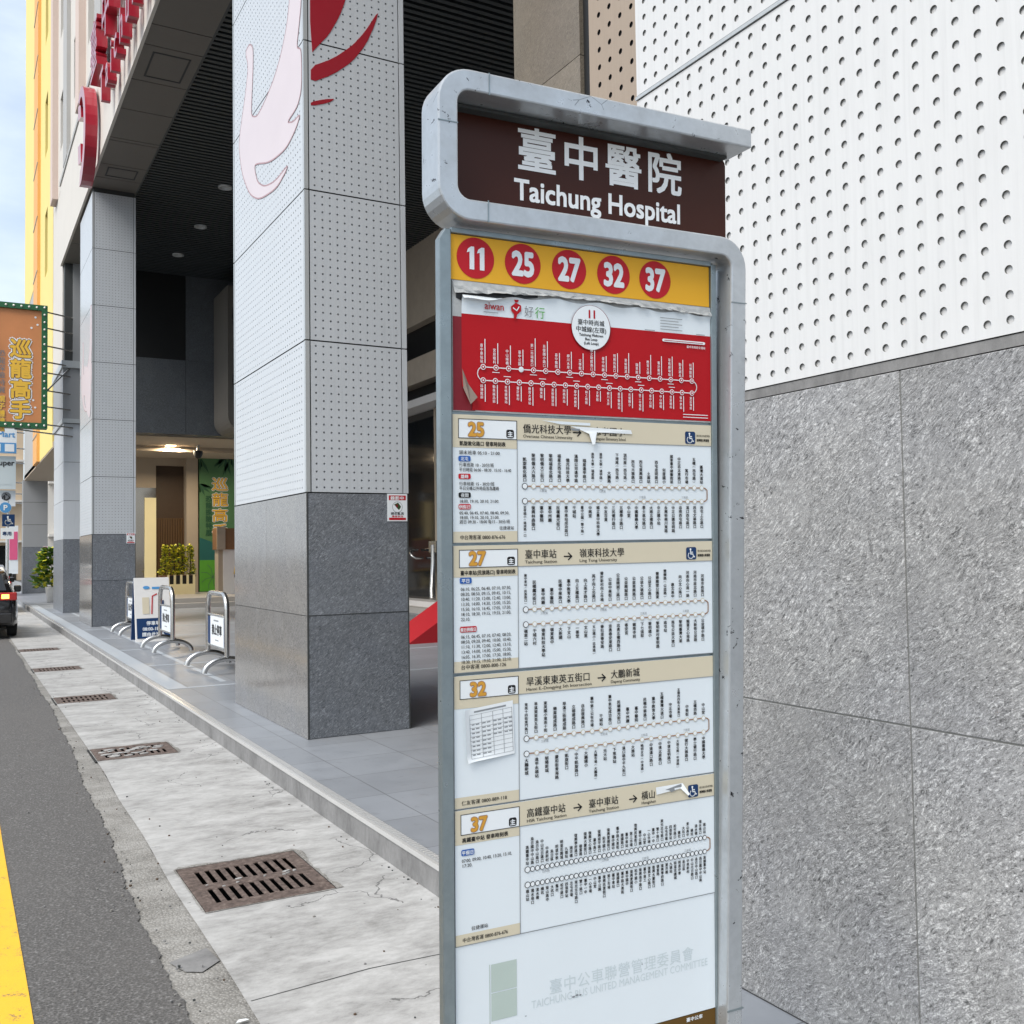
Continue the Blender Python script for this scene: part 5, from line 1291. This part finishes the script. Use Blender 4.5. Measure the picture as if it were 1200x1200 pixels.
# =================================================================== FAR STREET
def block(name, label, x0, x1, y0, y1, h, mat, fl=3.2, bay=3.0):
    t = thing(name, label, 'building', ((x0+x1)/2, y0, 0)); c = MB(); c.box(x0, x1, y0, y1, ZG, h, mat); c.box(x0-.1, x1+.1, y0-.1, y1, h, h+.3, 'facade_grey'); wl = c.build('wall', t)
    z = 3.6
    while z < h-2:
        x = x0+.8
        while x < x1-1.6:
            c = MB(); c.box(x, x+1.5, y0-.03, y0-.005, z, z+1.6, 'window_glass'); w_ = c.build('window', wl)
            c = MB(); c.box(x-.1, x+1.6, y0-.18, y0-.004, z-.14, z-.005, 'facade_beige'); c.build('sill', w_); x += bay
        c = MB(); c.box(x0, x1, y0-.9, y0-.004, z-.75, z-.6, 'facade_beige'); c.build('balcony', wl); z += fl
    c = MB(); c.box(x0+.5, x1-.5, y0-.05, y0-.006, ZG, 2.6, 'dark_glass'); c.build('shopfront', wl)
block('apartment_block', 'tan apartment block closing the far end of the street, behind the stacked shop signs', -9, 4.75, 88, 100, 14.5, 'tan_facade')
block('white_building', 'pale building seen between the last two pillars of the arcade', 4.9, 13, 66, 76, 11, 'facade_beige')

# =================================================================== CAMERA AND LIGHT
cam = bpy.data.cameras.new('camera'); co = bpy.data.objects.new('camera', cam); COL.objects.link(co); scene.camera = co
yaw, pit, roll = .514459617, .0397208758, -.0152320817
fwd = Vector((sin(yaw)*cos(pit), cos(yaw)*cos(pit), sin(pit))); rt = Vector((cos(yaw), -sin(yaw), 0)); up = rt.cross(fwd)
r2 = cos(roll)*rt+sin(roll)*up; u2 = -sin(roll)*rt+cos(roll)*up
co.matrix_world = Matrix(((r2.x, u2.x, -fwd.x, 0), (r2.y, u2.y, -fwd.y, 0), (r2.z, u2.z, -fwd.z, 1.55), (0, 0, 0, 1)))
cam.sensor_width = 36; cam.lens = 36*1155.694/1200; cam.clip_start = .05; cam.clip_end = 2000
w = bpy.data.worlds.new('World'); scene.world = w; w.use_nodes = True
nt = w.node_tree; nt.nodes.clear()
out = nt.nodes.new('ShaderNodeOutputWorld'); bg = nt.nodes.new('ShaderNodeBackground'); sky = nt.nodes.new('ShaderNodeTexSky')
sky.sky_type = 'NISHITA'; sky.sun_disc = False
EL, AZ = radians(50), radians(248)
sky.sun_elevation = EL; sky.sun_rotation = AZ; sky.air_density = 1.0; sky.dust_density = 3.5; sky.ozone_density = 1.0
bg.inputs[1].default_value = .13
tc = nt.nodes.new('ShaderNodeTexCoord'); cn = nt.nodes.new('ShaderNodeTexNoise'); cn.inputs['Scale'].default_value = 3.2; cn.inputs['Detail'].default_value = 7; cn.inputs['Roughness'].default_value = .6
mpn = nt.nodes.new('ShaderNodeMapping'); mpn.inputs['Scale'].default_value = (1, 1, 2.6); nt.links.new(tc.outputs['Generated'], mpn.inputs[0]); nt.links.new(mpn.outputs[0], cn.inputs['Vector'])
cr = nt.nodes.new('ShaderNodeMapRange'); cr.inputs[1].default_value = .35; cr.inputs[2].default_value = .65; cr.inputs[3].default_value = .45; cr.inputs[4].default_value = .92; nt.links.new(cn.outputs['Fac'], cr.inputs[0])
mx = nt.nodes.new('ShaderNodeMix'); mx.data_type = 'RGBA'; nt.links.new(cr.outputs[0], mx.inputs[0]); nt.links.new(sky.outputs[0], mx.inputs[6]); mx.inputs[7].default_value = (3.9, 4.4, 4.9, 1)
nt.links.new(mx.outputs[2], bg.inputs[0]); nt.links.new(bg.outputs[0], out.inputs[0])
sd = Vector((sin(AZ)*cos(EL), cos(AZ)*cos(EL), sin(EL)))
sl = bpy.data.lights.new('sun', 'SUN'); sl.energy = 1.8; sl.angle = radians(38); sl.color = (1, .955, .89)
so = bpy.data.objects.new('sun', sl); COL.objects.link(so); so.rotation_euler = sd.to_track_quat('Z', 'Y').to_euler()
# the lit lamp in the passage ceiling
al = bpy.data.lights.new('passage_lamp', 'AREA'); al.energy = 120; al.size = .5; al.color = (1, .82, .58)
ao = bpy.data.objects.new('passage_lamp', al); COL.objects.link(ao); ao.location = (6.2, 33.45, 5.1)
vs_ = scene.view_settings; vs_.view_transform = 'Standard'; vs_.look = 'None'; vs_.exposure = .91; vs_.gamma = 1
scene.cycles.max_bounces = 6; scene.cycles.use_denoising = True
